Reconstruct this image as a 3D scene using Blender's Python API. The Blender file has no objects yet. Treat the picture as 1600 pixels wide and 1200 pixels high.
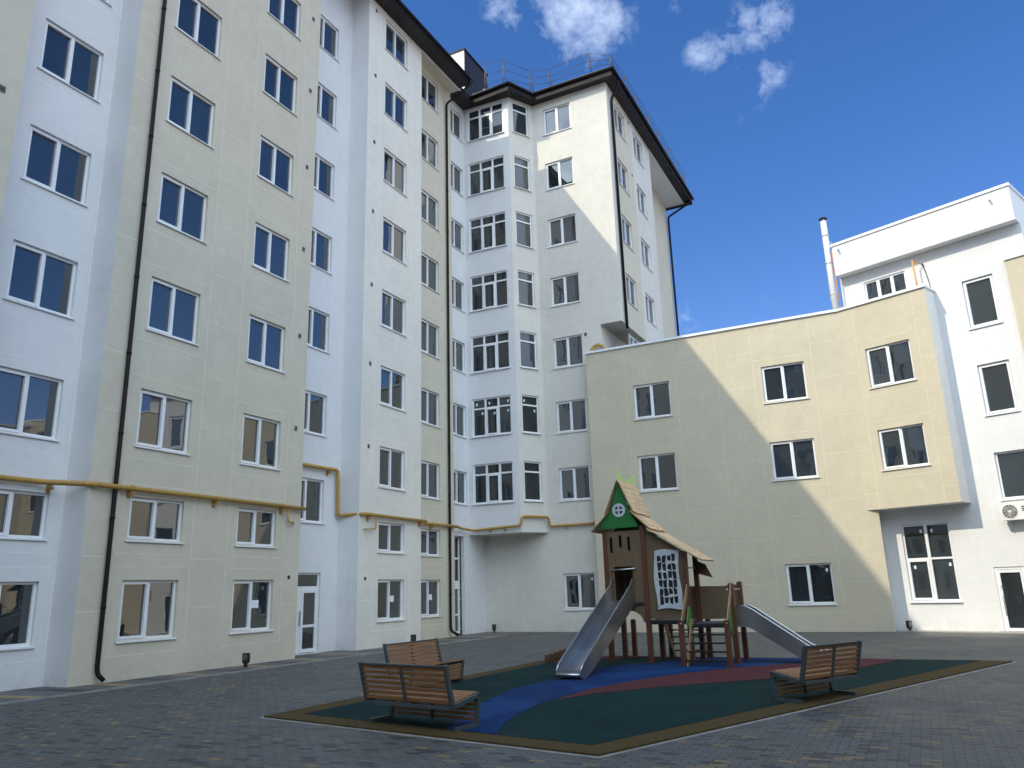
import bpy, bmesh, math, random
from mathutils import Vector, Matrix
random.seed(7)
SC = bpy.context.scene
COL = SC.collection
R = math.radians
# ---------------------------------------------------------------- camera
cam_d = bpy.data.cameras.new('camera'); cam = bpy.data.objects.new('camera', cam_d); COL.objects.link(cam)
rt = Vector((0.8886, 0.4577, -0.0285)).normalized(); fw = Vector((-0.4362, 0.8627, 0.2558)).normalized()
up = rt.cross(fw).normalized(); rt = fw.cross(up)
cam.matrix_world = Matrix(((rt.x, up.x, -fw.x, 0), (rt.y, up.y, -fw.y, 0), (rt.z, up.z, -fw.z, 1.742), (0, 0, 0, 1)))
cam_d.sensor_width = 36; cam_d.lens = 27.397; cam_d.clip_start = .05; cam_d.clip_end = 3000
SC.camera = cam
# ---------------------------------------------------------------- sun, sky, exposure
SUN = Vector((-0.422, -0.586, 0.692)).normalized()
SKY_STRENGTH = 0.11
sd = bpy.data.lights.new('sun', 'SUN'); sd.energy = 2.0; sd.angle = R(0.53); sd.color = (1.0, .89, .70)
so = bpy.data.objects.new('sun', sd); COL.objects.link(so)
so.rotation_euler = SUN.to_track_quat('Z', 'Y').to_euler(); so.location = (-30, -30, 60)
W = bpy.data.worlds.new('World'); SC.world = W; W.use_nodes = True
SC.view_settings.view_transform = 'Standard'; SC.view_settings.look = 'None'
SC.view_settings.exposure = 0.86; SC.view_settings.gamma = 1

class NT:
    """tiny helper to write node trees"""
    def __init__(s, tree): s.t = tree; s.n = tree.nodes; s.l = tree.links
    def new(s, typ, **kw):
        n = s.n.new(typ)
        for k, v in kw.items():
            if hasattr(n, k): setattr(n, k, v)
        return n
    def link(s, a, b): s.l.new(a, b)
    def setin(s, n, i, v):
        if isinstance(v, (int, float, tuple, list)):
            n.inputs[i].default_value = v
        else: s.l.new(v, n.inputs[i])
    def math(s, op, a, b=0.0, c=None, clamp=False):
        n = s.n.new('ShaderNodeMath'); n.operation = op; n.use_clamp = clamp
        s.setin(n, 0, a); s.setin(n, 1, b)
        if c is not None: s.setin(n, 2, c)
        return n.outputs[0]
    def vmath(s, op, a, b=(0, 0, 0), out=0):
        n = s.n.new('ShaderNodeVectorMath'); n.operation = op
        s.setin(n, 0, a)
        if op == 'SCALE': n.inputs[3].default_value = b
        else: s.setin(n, 1, b)
        return n.outputs[out]
    def noise(s, vec, scale, detail=2, rough=.5, dist=0.0, out=0):
        n = s.n.new('ShaderNodeTexNoise'); s.l.new(vec, n.inputs['Vector'])
        n.inputs['Scale'].default_value = scale; n.inputs['Detail'].default_value = detail
        n.inputs['Roughness'].default_value = rough; n.inputs['Distortion'].default_value = dist
        return n.outputs[out]
    def ramp(s, fac, a, b, lo=0.0, hi=1.0):
        n = s.n.new('ShaderNodeMapRange'); s.setin(n, 0, fac)
        for i, v in ((1, a), (2, b), (3, lo), (4, hi)): n.inputs[i].default_value = v
        return n.outputs[0]
    def mix(s, fac, a, b, blend='MIX'):
        n = s.n.new('ShaderNodeMix'); n.data_type = 'RGBA'; n.blend_type = blend
        s.setin(n, 0, fac)
        for i, v in ((6, a), (7, b)):
            if isinstance(v, (tuple, list)): n.inputs[i].default_value = (*v[:3], 1)
            else: s.l.new(v, n.inputs[i])
        return n.outputs[2]

CLOUD = (4.9, 5.7, 7.2); FILL_CLOUD = (14.2, 17.2, 20.0)
def build_world():
    t = NT(W.node_tree); t.n.clear()
    out = t.new('ShaderNodeOutputWorld'); bg = t.new('ShaderNodeBackground')
    sky = t.new('ShaderNodeTexSky'); sky.sky_type = 'NISHITA'; sky.sun_disc = False
    sky.sun_elevation = math.asin(SUN.z); sky.sun_rotation = math.atan2(SUN.x, SUN.y)
    sky.altitude = 100; sky.air_density = 1.0; sky.dust_density = 0.3; sky.ozone_density = 3.5
    tc = t.new('ShaderNodeTexCoord'); d = t.vmath('NORMALIZE', tc.outputs['Generated'])
    # clouds: soft blobs in given directions, broken up by noise
    wob = t.noise(d, 26, 7, .62, .5); wob2 = t.noise(d, 75, 5, .62)
    wisp = t.math('ADD', t.math('MULTIPLY', wob, .65), t.math('MULTIPLY', wob2, .35))
    blobs = [(-0.261, 0.716, 0.647, 0.038, .95), (-0.272, 0.706, 0.654, 0.024, 0.80), (-0.241, 0.734, 0.635, 0.025, 0.90), (-0.273, 0.741, 0.613, 0.020, 0.35), (-0.263, 0.755, 0.601, 0.014, 0.20), (-0.339, 0.680, 0.650, 0.018, 0.55), (-0.088, 0.789, 0.608, 0.017, 0.60), (-0.065, 0.795, 0.603, 0.018, 0.70), (-0.084, 0.798, 0.596, 0.015, 0.50), (-0.141, 0.795, 0.591, 0.016, 0.60), (-0.116, 0.798, 0.592, 0.016, 0.55), (-0.110, 0.812, 0.573, 0.010, 0.20), (-0.075, 0.825, 0.560, 0.015, 0.45), (-0.087, 0.830, 0.551, 0.014, 0.35), (-0.103, 0.824, 0.557, 0.012, 0.25), (-0.095, 0.838, 0.538, 0.009, 0.20), (-0.019, 0.811, 0.584, 0.016, 0.20), (-0.157, 0.756, 0.635, 0.014, 0.30), (-0.039, 0.812, 0.582, 0.011, 0.15), (-0.179, 0.903, 0.390, 0.011, 0.14), (-0.129, 0.933, 0.335, 0.016, 0.16), (-0.086, 0.941, 0.327, 0.016, 0.14), (-0.218, 0.922, 0.320, 0.018, 0.30), (-0.118, 0.844, 0.523, 0.006, 0.15)]
    tot = None
    for x, y, z, r, s in blobs:
        v = Vector((x, y, z)).normalized()
        dist = t.vmath('DISTANCE', d, tuple(v), out=1)
        m = t.ramp(dist, r * 2.0, 0, 0, s * 1.05)
        tot = m if tot is None else t.math('MAXIMUM', tot, m)
    edge = t.math('MULTIPLY', t.math('SUBTRACT', wisp, .5), 2.5)
    cl = t.ramp(t.math('ADD', tot, edge), .22, 1.25)
    cl = t.math('MULTIPLY', cl, t.ramp(tot, .02, .35), clamp=True)
    hs = t.new('ShaderNodeHueSaturation'); t.link(sky.outputs[0], hs.inputs['Color'])
    hs.inputs['Saturation'].default_value = 1.28; hs.inputs['Value'].default_value = .94
    skyc = t.mix(1.0, hs.outputs[0], (1.22, .90, 1.0), 'MULTIPLY')
    c = t.mix(t.math('MULTIPLY', cl, .72), skyc, CLOUD)
    # bright cloud bank added behind the camera, unseen, to lift the light in shade
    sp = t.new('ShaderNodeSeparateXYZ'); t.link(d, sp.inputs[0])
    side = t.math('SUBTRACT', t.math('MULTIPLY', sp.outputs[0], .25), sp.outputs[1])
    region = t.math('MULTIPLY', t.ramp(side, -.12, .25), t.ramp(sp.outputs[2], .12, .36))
    fill_mask = t.ramp(t.noise(d, 2.6, 7, .6, .3), .36, .5)
    tone = t.mix(t.ramp(t.noise(d, 6, 5, .6), .3, .7), tuple(v * .7 for v in FILL_CLOUD), FILL_CLOUD)
    c = t.mix(t.math('MULTIPLY', region, fill_mask, clamp=True), c, tone)
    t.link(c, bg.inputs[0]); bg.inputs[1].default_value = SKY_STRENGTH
    t.link(bg.outputs[0], out.inputs[0])
build_world()

# ---------------------------------------------------------------- materials
MATS = {}
def new_mat(name):
    m = bpy.data.materials.new(name); m.use_nodes = True; t = NT(m.node_tree)
    b = t.n['Principled BSDF']; MATS[name] = m
    return m, t, b
def pos(t): return t.new('ShaderNodeNewGeometry').outputs['Position']
def objc(t): return t.new('ShaderNodeTexCoord').outputs['Object']
def bump(t, b, h, strength, dist=.01):
    n = t.new('ShaderNodeBump'); n.inputs['Strength'].default_value = strength; n.inputs['Distance'].default_value = dist
    t.link(h, n.inputs['Height']); t.link(n.outputs[0], b.inputs['Normal'])
def stucco(name, c, var=.085, dirt=(.45, .42, .38)):
    m, t, b = new_mat(name); p = pos(t)
    big = t.noise(p, .55, 5, .6); mid = t.noise(p, 3.2, 6, .65, .6); fine = t.noise(p, 38, 3, .6)
    k = t.math('ADD', t.math('MULTIPLY', big, .5), t.math('MULTIPLY', mid, .5))
    dark = tuple(v * (1 - var * 1.6) for v in c); light = tuple(min(1, v * (1 + var * .7)) for v in c)
    col = t.mix(t.ramp(k, .3, .7), dark, light)
    col = t.mix(t.ramp(fine, .3, .7, 0, .14), col, tuple(v * .6 for v in c))
    sx = t.new('ShaderNodeSeparateXYZ'); t.link(p, sx.inputs[0])
    # splash dirt close to the ground
    low = t.math('MULTIPLY', t.ramp(sx.outputs[2], .5, 0, 0, 1), t.ramp(t.noise(p, 2.1, 5, .7), .42, .75, 0, .55))
    st = t.new('ShaderNodeMapping'); t.link(p, st.inputs[0]); st.inputs['Scale'].default_value = (3, 3, .12)
    run = t.ramp(t.noise(st.outputs[0], 1.6, 5, .65), .52, .85, 0, .30)
    col = t.mix(low, col, dirt); col = t.mix(run, col, tuple(v * .8 for v in c))
    t.link(col, b.inputs['Base Color']); b.inputs['Roughness'].default_value = .92
    b.inputs['Specular IOR Level'].default_value = .2
    h = t.math('ADD', t.math('MULTIPLY', fine, .8), t.math('MULTIPLY', t.noise(p, 9, 4, .6), .8))
    bump(t, b, h, .5, .007)
    return m
def plain(name, c, rough=.5, metal=0.0, var=.08, scale=6, bmp=0.0, spec=.5, obj=False):
    m, t, b = new_mat(name); p = objc(t) if obj else pos(t)
    n = t.noise(p, scale, 4, .6)
    t.link(t.mix(t.ramp(n, .3, .7), tuple(v * (1 - var) for v in c), tuple(min(1, v * (1 + var)) for v in c)), b.inputs['Base Color'])
    b.inputs['Roughness'].default_value = rough; b.inputs['Metallic'].default_value = metal
    b.inputs['Specular IOR Level'].default_value = spec
    t.link(t.ramp(n, .2, .8, max(0, rough - .07), min(1, rough + .09)), b.inputs['Roughness'])
    if bmp: bump(t, b, t.noise(p, scale * 7, 3, .6), bmp, .004)
    return m
CREAM = stucco('grey_cream_stucco', (.655, .60, .475))
CREAMJ = stucco('cream_stucco', (.60, .535, .405))
PALE = stucco('pale_stucco', (.70, .67, .60))
PALEB = stucco('off_white_stucco', (.80, .76, .675))
WHITE = stucco('white_stucco', (.75, .75, .745), .05)
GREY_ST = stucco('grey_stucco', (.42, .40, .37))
CREAM_J = plain('grey_cream_joint', (.70, .645, .52), .9, spec=.1)
CREAMJ_J = plain('cream_joint', (.62, .575, .44), .9, spec=.1)
PALEB_J = plain('off_white_joint', (.84, .80, .72), .9, spec=.1)
PALE_J = plain('pale_joint', (.72, .69, .615), .9, spec=.1)
WHITE_J = plain('white_joint', (.78, .78, .78), .9, spec=.1)
JOINT = {'cream_stucco': CREAM_J, 'pale_stucco': PALE_J, 'white_stucco': WHITE_J, 'grey_stucco': CREAM_J}
PVC = plain('white_pvc', (.80, .81, .82), .35, var=.03)
SILL = plain('painted_sill', (.74, .75, .76), .4, var=.04)
CAP = plain('white_metal_coping', (.76, .78, .80), .4, var=.04)
BROWN = plain('dark_brown_metal', (.014, .010, .010), .6, var=.15, spec=.2)
TILE = plain('brown_roof_metal', (.085, .058, .042), .45, var=.2)
BLACK = plain('black_plastic', (.012, .012, .013), .45)
DARKGREY = plain('grey_plastic', (.20, .20, .20), .6)
YPIPE = plain('ochre_painted_pipe', (.42, .245, .055), .45, var=.14, scale=9)
ORANGE = plain('orange_pipe', (.62, .27, .06), .5)
STEEL = plain('stainless_steel', (.50, .51, .52), .33, 1.0, var=.04, scale=2)
GALV = plain('galvanised_pipe', (.62, .62, .61), .42, .55, var=.12)
FRAMEG = plain('grey_painted_steel', (.055, .070, .078), .42, var=.1)
PAPER = plain('white_paper', (.80, .82, .84), .8)
ACW = plain('ac_housing', (.78, .77, .74), .45)
GREEN = plain('green_panel', (.012, .145, .030), .45, var=.05)
LIME = plain('lime_panel', (.42, .66, .20), .45, var=.05)
HDPE = plain('brown_panel', (.135, .090, .048), .5, var=.08)
HWHITE = plain('grey_white_panel', (.50, .53, .57), .45, var=.04)
ROOM = plain('rail_steel', (.10, .07, .06), .5, .3)
BLUEV = plain('blue_vinyl', (.03, .06, .35), .5)
def glass_mat(name, base, ior=1.75, wav=.05):
    m, t, b = new_mat(name); p = pos(t)
    oi = t.new('ShaderNodeObjectInfo')
    st = t.new('ShaderNodeMapping'); t.link(p, st.inputs[0]); st.inputs['Scale'].default_value = (1, 1, .5)
    blotch = t.noise(st.outputs[0], 1.3, 3, .55)
    k = t.math('ADD', t.math('MULTIPLY', blotch, .8), t.math('MULTIPLY', oi.outputs['Random'], .5))
    t.link(t.mix(t.ramp(k, .3, 1.0), tuple(v * .55 for v in base), tuple(v * 1.35 for v in base)), b.inputs['Base Color'])
    b.inputs['Roughness'].default_value = .015; b.inputs['IOR'].default_value = ior
    bump(t, b, t.noise(p, 1.15, 1, .4), wav, .12)
    return m
GLASS = glass_mat('window_glass', (.022, .030, .036), 2.2)
GLASS2 = glass_mat('bay_window_glass', (.034, .042, .047), 1.7, .03)
def wood(name, c, scale=(30, 3, 30)):
    m, t, b = new_mat(name); p = objc(t)
    mp = t.new('ShaderNodeMapping'); t.link(p, mp.inputs[0]); mp.inputs['Scale'].default_value = scale
    g = t.noise(mp.outputs[0], 1.5, 5, .65, .8); g2 = t.noise(p, 2.5, 2)
    k = t.math('ADD', t.math('MULTIPLY', g, .75), t.math('MULTIPLY', g2, .25))
    t.link(t.mix(t.ramp(k, .33, .67), tuple(v * .55 for v in c), tuple(v * 1.25 for v in c)), b.inputs['Base Color'])
    b.inputs['Roughness'].default_value = .5
    bump(t, b, g, .25, .003)
    return m
SLAT = wood('bench_slat_wood', (.29, .135, .050), (3, 40, 40))
POSTW = wood('playground_post_wood', (.112, .038, .017), (40, 40, 3))
PALEW = wood('pale_timber', (.33, .20, .095), (20, 20, 4))
SHINGLE = wood('birch_shingle', (.66, .46, .27), (6, 3, 30))
def sidings():
    m, t, b = new_mat('white_siding'); p = pos(t)
    sx = t.new('ShaderNodeSeparateXYZ'); t.link(p, sx.inputs[0])
    f = t.math('FRACT', t.math('MULTIPLY', sx.outputs[2], 5.2))
    t.link(t.mix(t.ramp(f, .0, .14, 1, 0), (.78, .76, .72), (.50, .47, .44)), b.inputs['Base Color'])
    bump(t, b, f, .5, .03); b.inputs['Roughness'].default_value = .5
    m2, t, b = new_mat('brown_siding'); p = pos(t)
    sx = t.new('ShaderNodeSeparateXYZ'); t.link(p, sx.inputs[0])
    f = t.math('FRACT', t.math('MULTIPLY', sx.outputs[2], 5.2))
    b.inputs['Base Color'].default_value = (.022, .018, .02, 1); bump(t, b, f, .5, .03); b.inputs['Roughness'].default_value = .5
    return m, m2
SIDW, SIDB = sidings()
def soffit_mat():
    m, t, b = new_mat('ribbed_soffit'); p = pos(t)
    sx = t.new('ShaderNodeSeparateXYZ'); t.link(p, sx.inputs[0])
    f = t.math('FRACT', t.math('MULTIPLY', t.math('ADD', sx.outputs[0], sx.outputs[1]), 7.0))
    b.inputs['Base Color'].default_value = (.013, .010, .012, 1); b.inputs['Roughness'].default_value = .5
    bump(t, b, t.ramp(f, 0, .2, 0, 1), .8, .02)
    return m
SOFF = soffit_mat()
def slat_bin():
    pass
def paver_mat(name, w, h, c0, yfrac, dfrac, yc, dc, joint=.009, slab=False, rot=0.0):
    """rectangular pavers in running bond; each stone takes its own tone"""
    m, t, b = new_mat(name); p = pos(t)
    if rot:
        mp = t.new('ShaderNodeMapping'); t.link(p, mp.inputs[0]); mp.inputs['Rotation'].default_value = (0, 0, rot); p = mp.outputs[0]
    sx = t.new('ShaderNodeSeparateXYZ'); t.link(p, sx.inputs[0])
    X, Y = sx.outputs[0], sx.outputs[1]
    v = t.math('DIVIDE', Y, h); row = t.math('FLOOR', v)
    off = t.math('MULTIPLY', t.math('MODULO', t.math('ABSOLUTE', row), 2.0), .5)
    u = t.math('ADD', t.math('DIVIDE', X, w), off); col = t.math('FLOOR', u)
    cb = t.new('ShaderNodeCombineXYZ'); t.link(col, cb.inputs[0]); t.link(row, cb.inputs[1])
    wn = t.new('ShaderNodeTexWhiteNoise'); wn.noise_dimensions = '2D'; t.link(cb.outputs[0], wn.inputs['Vector'])
    cb2 = t.new('ShaderNodeCombineXYZ'); t.link(row, cb2.inputs[0]); t.link(col, cb2.inputs[1]); cb2.inputs[2].default_value = 3.3
    wn2 = t.new('ShaderNodeTexWhiteNoise'); wn2.noise_dimensions = '3D'; t.link(cb2.outputs[0], wn2.inputs['Vector'])
    fu, fv = t.math('FRACT', u), t.math('FRACT', v)
    eu = t.math('MULTIPLY', t.math('MINIMUM', fu, t.math('SUBTRACT', 1, fu)), w)
    ev = t.math('MULTIPLY', t.math('MINIMUM', fv, t.math('SUBTRACT', 1, fv)), h)
    e = t.math('MINIMUM', eu, ev)
    jm = t.ramp(e, joint * .45, joint, 1, 0)
    base = t.mix(wn2.outputs[0], tuple(k * .80 for k in c0), tuple(k * 1.2 for k in c0))
    sel = wn.outputs[0]
    base = t.mix(t.math('LESS_THAN', sel, dfrac), base, dc)
    base = t.mix(t.math('GREATER_THAN', sel, 1 - yfrac), base, yc)
    big = t.noise(p, .35, 5, .6); fine = t.noise(p, 60, 3, .7)
    base = t.mix(t.ramp(big, .35, .7, 0, .30), base, tuple(k * 1.6 for k in c0))
    base = t.mix(t.ramp(fine, .3, .75, 0, .35), base, tuple(k * .5 for k in c0))
    colr = t.mix(jm, base, tuple(k * .25 for k in c0))
    t.link(colr, b.inputs['Base Color'])
    t.link(t.ramp(big, .3, .7, .48, .72), b.inputs['Roughness'])
    hgt = t.math('ADD', t.math('MULTIPLY', t.ramp(e, 0, joint * 1.6, 0, 1), 1.0), t.math('MULTIPLY', wn2.outputs[0], .35))
    hgt = t.math('ADD', hgt, t.math('MULTIPLY', fine, .15))
    bump(t, b, hgt, .5, .006)
    return m
PAVE = paver_mat('courtyard_pavers', .20, .10, (.090, .091, .089), .05, .11, (.21, .155, .060), (.026, .026, .032))
STRIP = paver_mat('edge_pavers', .10, .20, (.115, .115, .118), 0, 0, (.2, .16, .07), (.05, .05, .06))
STRIPY = paver_mat('ochre_pavers', .10, .20, (.33, .245, .10), 0, 0, (.2, .16, .07), (.05, .05, .06))
STRIPD = paver_mat('charcoal_pavers', .10, .20, (.035, .034, .040), 0, 0, (.2, .16, .07), (.05, .05, .06))
KERB = plain('concrete_kerb', (.25, .25, .24), .85, var=.2, scale=4, bmp=.3)
CONC = plain('pale_concrete', (.34, .33, .30), .85, var=.15, scale=3, bmp=.3)
def rubber(name, c, c2=None):
    m, t, b = new_mat(name); p = pos(t)
    g = t.noise(p, 140, 2, .6); bg = t.noise(p, .9, 5, .65); g2 = t.noise(p, 22, 4, .7)
    if c2:   # blotches of a second tone laid into the surface
        c_ = t.mix(t.ramp(t.noise(p, .75, 1, .4, .8), .50, .515), c, c2)
    else: c_ = t.mix(0.0, c, c)
    col = t.mix(t.ramp(g, .38, .62, 0, .6), c_, (0.004, .006, .008)); 
    col = t.mix(t.ramp(g2, .35, .75, 0, .4), col, tuple(v * 1.7 + .001 for v in c))
    col = t.mix(t.ramp(bg, .5, .8, 0, .14), col, (.07, .075, .075))
    t.link(col, b.inputs['Base Color']); b.inputs['Roughness'].default_value = .85
    b.inputs['Specular IOR Level'].default_value = .08
    bump(t, b, g, .6, .004)
    return m
RG = rubber('green_rubber', (.006, .031, .029), (.005, .024, .024)); RB = rubber('blue_rubber', (.006, .030, .115), (.010, .050, .165))
RR = rubber('red_rubber', (.095, .030, .036)); RT = rubber('tan_rubber', (.085, .058, .024))

# ---------------------------------------------------------------- mesh helpers
class MB:
    def __init__(s): s.v = []; s.f = []; s.m = []; s.mats = []; s.sm = []
    def mi(s, mat):
        if mat not in s.mats: s.mats.append(mat)
        return s.mats.index(mat)
    def face(s, pts, mat, smooth=False):
        i = len(s.v); s.v += [tuple(p) for p in pts]; s.f.append(tuple(range(i, i + len(pts)))); s.m.append(s.mi(mat)); s.sm.append(smooth)
    def box(s, a, b, mat, M=None):
        x0, x1 = sorted((a[0], b[0])); y0, y1 = sorted((a[1], b[1])); z0, z1 = sorted((a[2], b[2]))
        P = [Vector(q) for q in ((x0, y0, z0), (x1, y0, z0), (x1, y1, z0), (x0, y1, z0), (x0, y0, z1), (x1, y0, z1), (x1, y1, z1), (x0, y1, z1))]
        if M is not None: P = [M @ q for q in P]
        i = len(s.v); s.v += [tuple(q) for q in P]
        for q in ((0, 3, 2, 1), (4, 5, 6, 7), (0, 1, 5, 4), (1, 2, 6, 5), (2, 3, 7, 6), (3, 0, 4, 7)):
            s.f.append(tuple(i + k for k in q)); s.m.append(s.mi(mat)); s.sm.append(False)
    def bar(s, p, q, w, h, mat, upv=(0, 0, 1)):
        p, q = Vector(p), Vector(q); d = (q - p); L = d.length; d.normalize()
        u = Vector(upv); sd_ = d.cross(u)
        if sd_.length < 1e-4: sd_ = d.cross(Vector((0, 1, 0)))
        sd_.normalize(); u = sd_.cross(d)
        M = Matrix(((d.x, sd_.x, u.x, p.x), (d.y, sd_.y, u.y, p.y), (d.z, sd_.z, u.z, p.z), (0, 0, 0, 1)))
        s.box((0, -w / 2, -h / 2), (L, w / 2, h / 2), mat, M)
    def prism(s, poly, ext, mat, M=None):
        """poly: list of 3d points, extruded by vector ext"""
        ext = Vector(ext); P = [Vector(q) for q in poly]; Q = [q + ext for q in P]
        if M is not None: P = [M @ q for q in P]; Q = [M @ q for q in Q]
        n = len(P); i = len(s.v); s.v += [tuple(q) for q in P + Q]; k = s.mi(mat)
        s.f.append(tuple(range(i, i + n))); s.f.append(tuple(range(i + 2 * n - 1, i + n - 1, -1))); s.m += [k, k]; s.sm += [False] * 2
        for j in range(n):
            s.f.append((i + j, i + n + j, i + n + (j + 1) % n, i + (j + 1) % n)); s.m.append(k); s.sm.append(False)
    def tube(s, path, r, mat, n=10, cap=True, closed=False):
        P = [Vector(p) for p in path]; rings = []
        prev = None
        for i, p in enumerate(P):
            a = P[max(i - 1, 0)]; b = P[min(i + 1, len(P) - 1)]
            d = (b - a).normalized()
            if prev is None:
                u = Vector((0, 0, 1)) if abs(d.z) < .9 else Vector((1, 0, 0))
            else: u = prev
            sdv = d.cross(u).normalized(); u = sdv.cross(d).normalized(); prev = u
            rr = r[i] if isinstance(r, (list, tuple)) else r
            rings.append([p + (sdv * math.cos(2 * math.pi * k / n) + u * math.sin(2 * math.pi * k / n)) * rr for k in range(n)])
        i0 = len(s.v); k = s.mi(mat)
        for rg in rings: s.v += [tuple(q) for q in rg]
        for a in range(len(rings) - 1):
            for j in range(n):
                s.f.append((i0 + a * n + j, i0 + a * n + (j + 1) % n, i0 + (a + 1) * n + (j + 1) % n, i0 + (a + 1) * n + j)); s.m.append(k); s.sm.append(True)
        if cap:
            s.f.append(tuple(i0 + j for j in range(n))[::-1]); s.f.append(tuple(i0 + (len(rings) - 1) * n + j for j in range(n))); s.m += [k, k]; s.sm += [False] * 2
    def build(s, name, parent=None, fix=True):
        me = bpy.data.meshes.new(name); me.from_pydata(s.v, [], s.f); 
        for m in s.mats: me.materials.append(m)
        me.polygons.foreach_set('material_index', s.m); me.polygons.foreach_set('use_smooth', s.sm)
        if fix:
            bm = bmesh.new(); bm.from_mesh(me); bmesh.ops.recalc_face_normals(bm, faces=bm.faces); bm.to_mesh(me); bm.free()
        me.update(); o = bpy.data.objects.new(name, me); COL.objects.link(o)
        if parent is not None:
            o.parent = parent; o.matrix_parent_inverse = parent.matrix_world.inverted() if False else Matrix.Identity(4)
            if parent.type == 'EMPTY' and parent.get('local'): pass
        return o
def tag(o, label=None, cat=None, group=None, kind=None):
    if label: o['label'] = label
    if cat: o['category'] = cat
    if group: o['group'] = group
    if kind: o['kind'] = kind
    return o
def thing(name, label, cat, loc=(0, 0, 0), rz=0.0, group=None):
    o = bpy.data.objects.new(name, None); COL.objects.link(o); o.location = loc; o.rotation_euler = (0, 0, rz); o.empty_display_size = .3
    return tag(o, label, cat, group)
def unparented_world(o, parent):
    """keep world-space mesh coordinates under a parent that stands somewhere"""
    o.matrix_parent_inverse = (Matrix.Translation(parent.location) @ parent.rotation_euler.to_matrix().to_4x4()).inverted()
    return o
def part(mb, name, parent, label=None):
    o = mb.build(name, parent); unparented_world(o, parent)
    if label: o['label'] = label
    return o
def arc(pts, r=.12, seg=4):
    """round the corners of a polyline"""
    P = [Vector(p) for p in pts]; out = [P[0]]
    for i in range(1, len(P) - 1):
        a = (P[i - 1] - P[i]); b = (P[i + 1] - P[i]); rr = min(r, a.length * .45, b.length * .45)
        a = P[i] + a.normalized() * rr; c = P[i] + b.normalized() * rr
        for k in range(seg + 1):
            t = k / seg; out.append(a * (1 - t) ** 2 + P[i] * 2 * t * (1 - t) + c * t * t)
    out.append(P[-1]); return out

# ---------------------------------------------------------------- facades and windows
class Facade:
    def __init__(s, x, y, az): s.o = Vector((x, y, 0)); s.az = az; a = R(az); s.u = Vector((math.cos(a), math.sin(a), 0)); s.n = Vector((math.sin(a), -math.cos(a), 0))
    def p(s, q, z, d=0.0): return s.o + s.u * q + s.n * d + Vector((0, 0, z))
    def box(s, mb, s0, s1, z0, z1, d0, d1, mat):
        M = Matrix(((s.u.x, s.n.x, 0, s.o.x), (s.u.y, s.n.y, 0, s.o.y), (0, 0, 1, 0), (0, 0, 0, 1)))
        mb.box((s0, d0, z0), (s1, d1, z1), mat, M)
    def sheet(s, mb, s0, s1, z0, z1, holes, mat, depth=.15):
        S = sorted({s0, s1, *[v for h in holes for v in h[:2] if s0 < v < s1]}); Z = sorted({z0, z1, *[v for h in holes for v in h[2:] if z0 < v < z1]})
        for a, b in zip(S, S[1:]):
            run = None
            for c, d in zip(Z, Z[1:]):
                cx, cz = (a + b) / 2, (c + d) / 2
                if any(h[0] < cx < h[1] and h[2] < cz < h[3] for h in holes): continue
                mb.face([s.p(a, c), s.p(b, c), s.p(b, d), s.p(a, d)], mat)
        for h in holes:
            a, b, c, d = max(h[0], s0), min(h[1], s1), h[2], h[3]
            if a >= b: continue
            if h[0] >= s0: mb.face([s.p(a, c), s.p(a, d), s.p(a, d, -depth), s.p(a, c, -depth)], mat)
            if h[1] <= s1: mb.face([s.p(b, c), s.p(b, d), s.p(b, d, -depth), s.p(b, c, -depth)], mat)
            mb.face([s.p(a, d), s.p(b, d), s.p(b, d, -depth), s.p(a, d, -depth)], mat)
            mb.face([s.p(a, c), s.p(b, c), s.p(b, c, -depth), s.p(a, c, -depth)], mat)
    def joints(s, mb, segs, mat, w=.03, d=.0025):
        for a, b, c, e in segs:   # s0,s1,z0,z1 ; one pair equal
            if a == b: q = (a - w / 2, b + w / 2, c, e)
            else: q = (a, b, c - w / 2, e + w / 2)
            mb.face([s.p(q[0], q[2], d), s.p(q[1], q[2], d), s.p(q[1], q[3], d), s.p(q[0], q[3], d)], mat)

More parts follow.
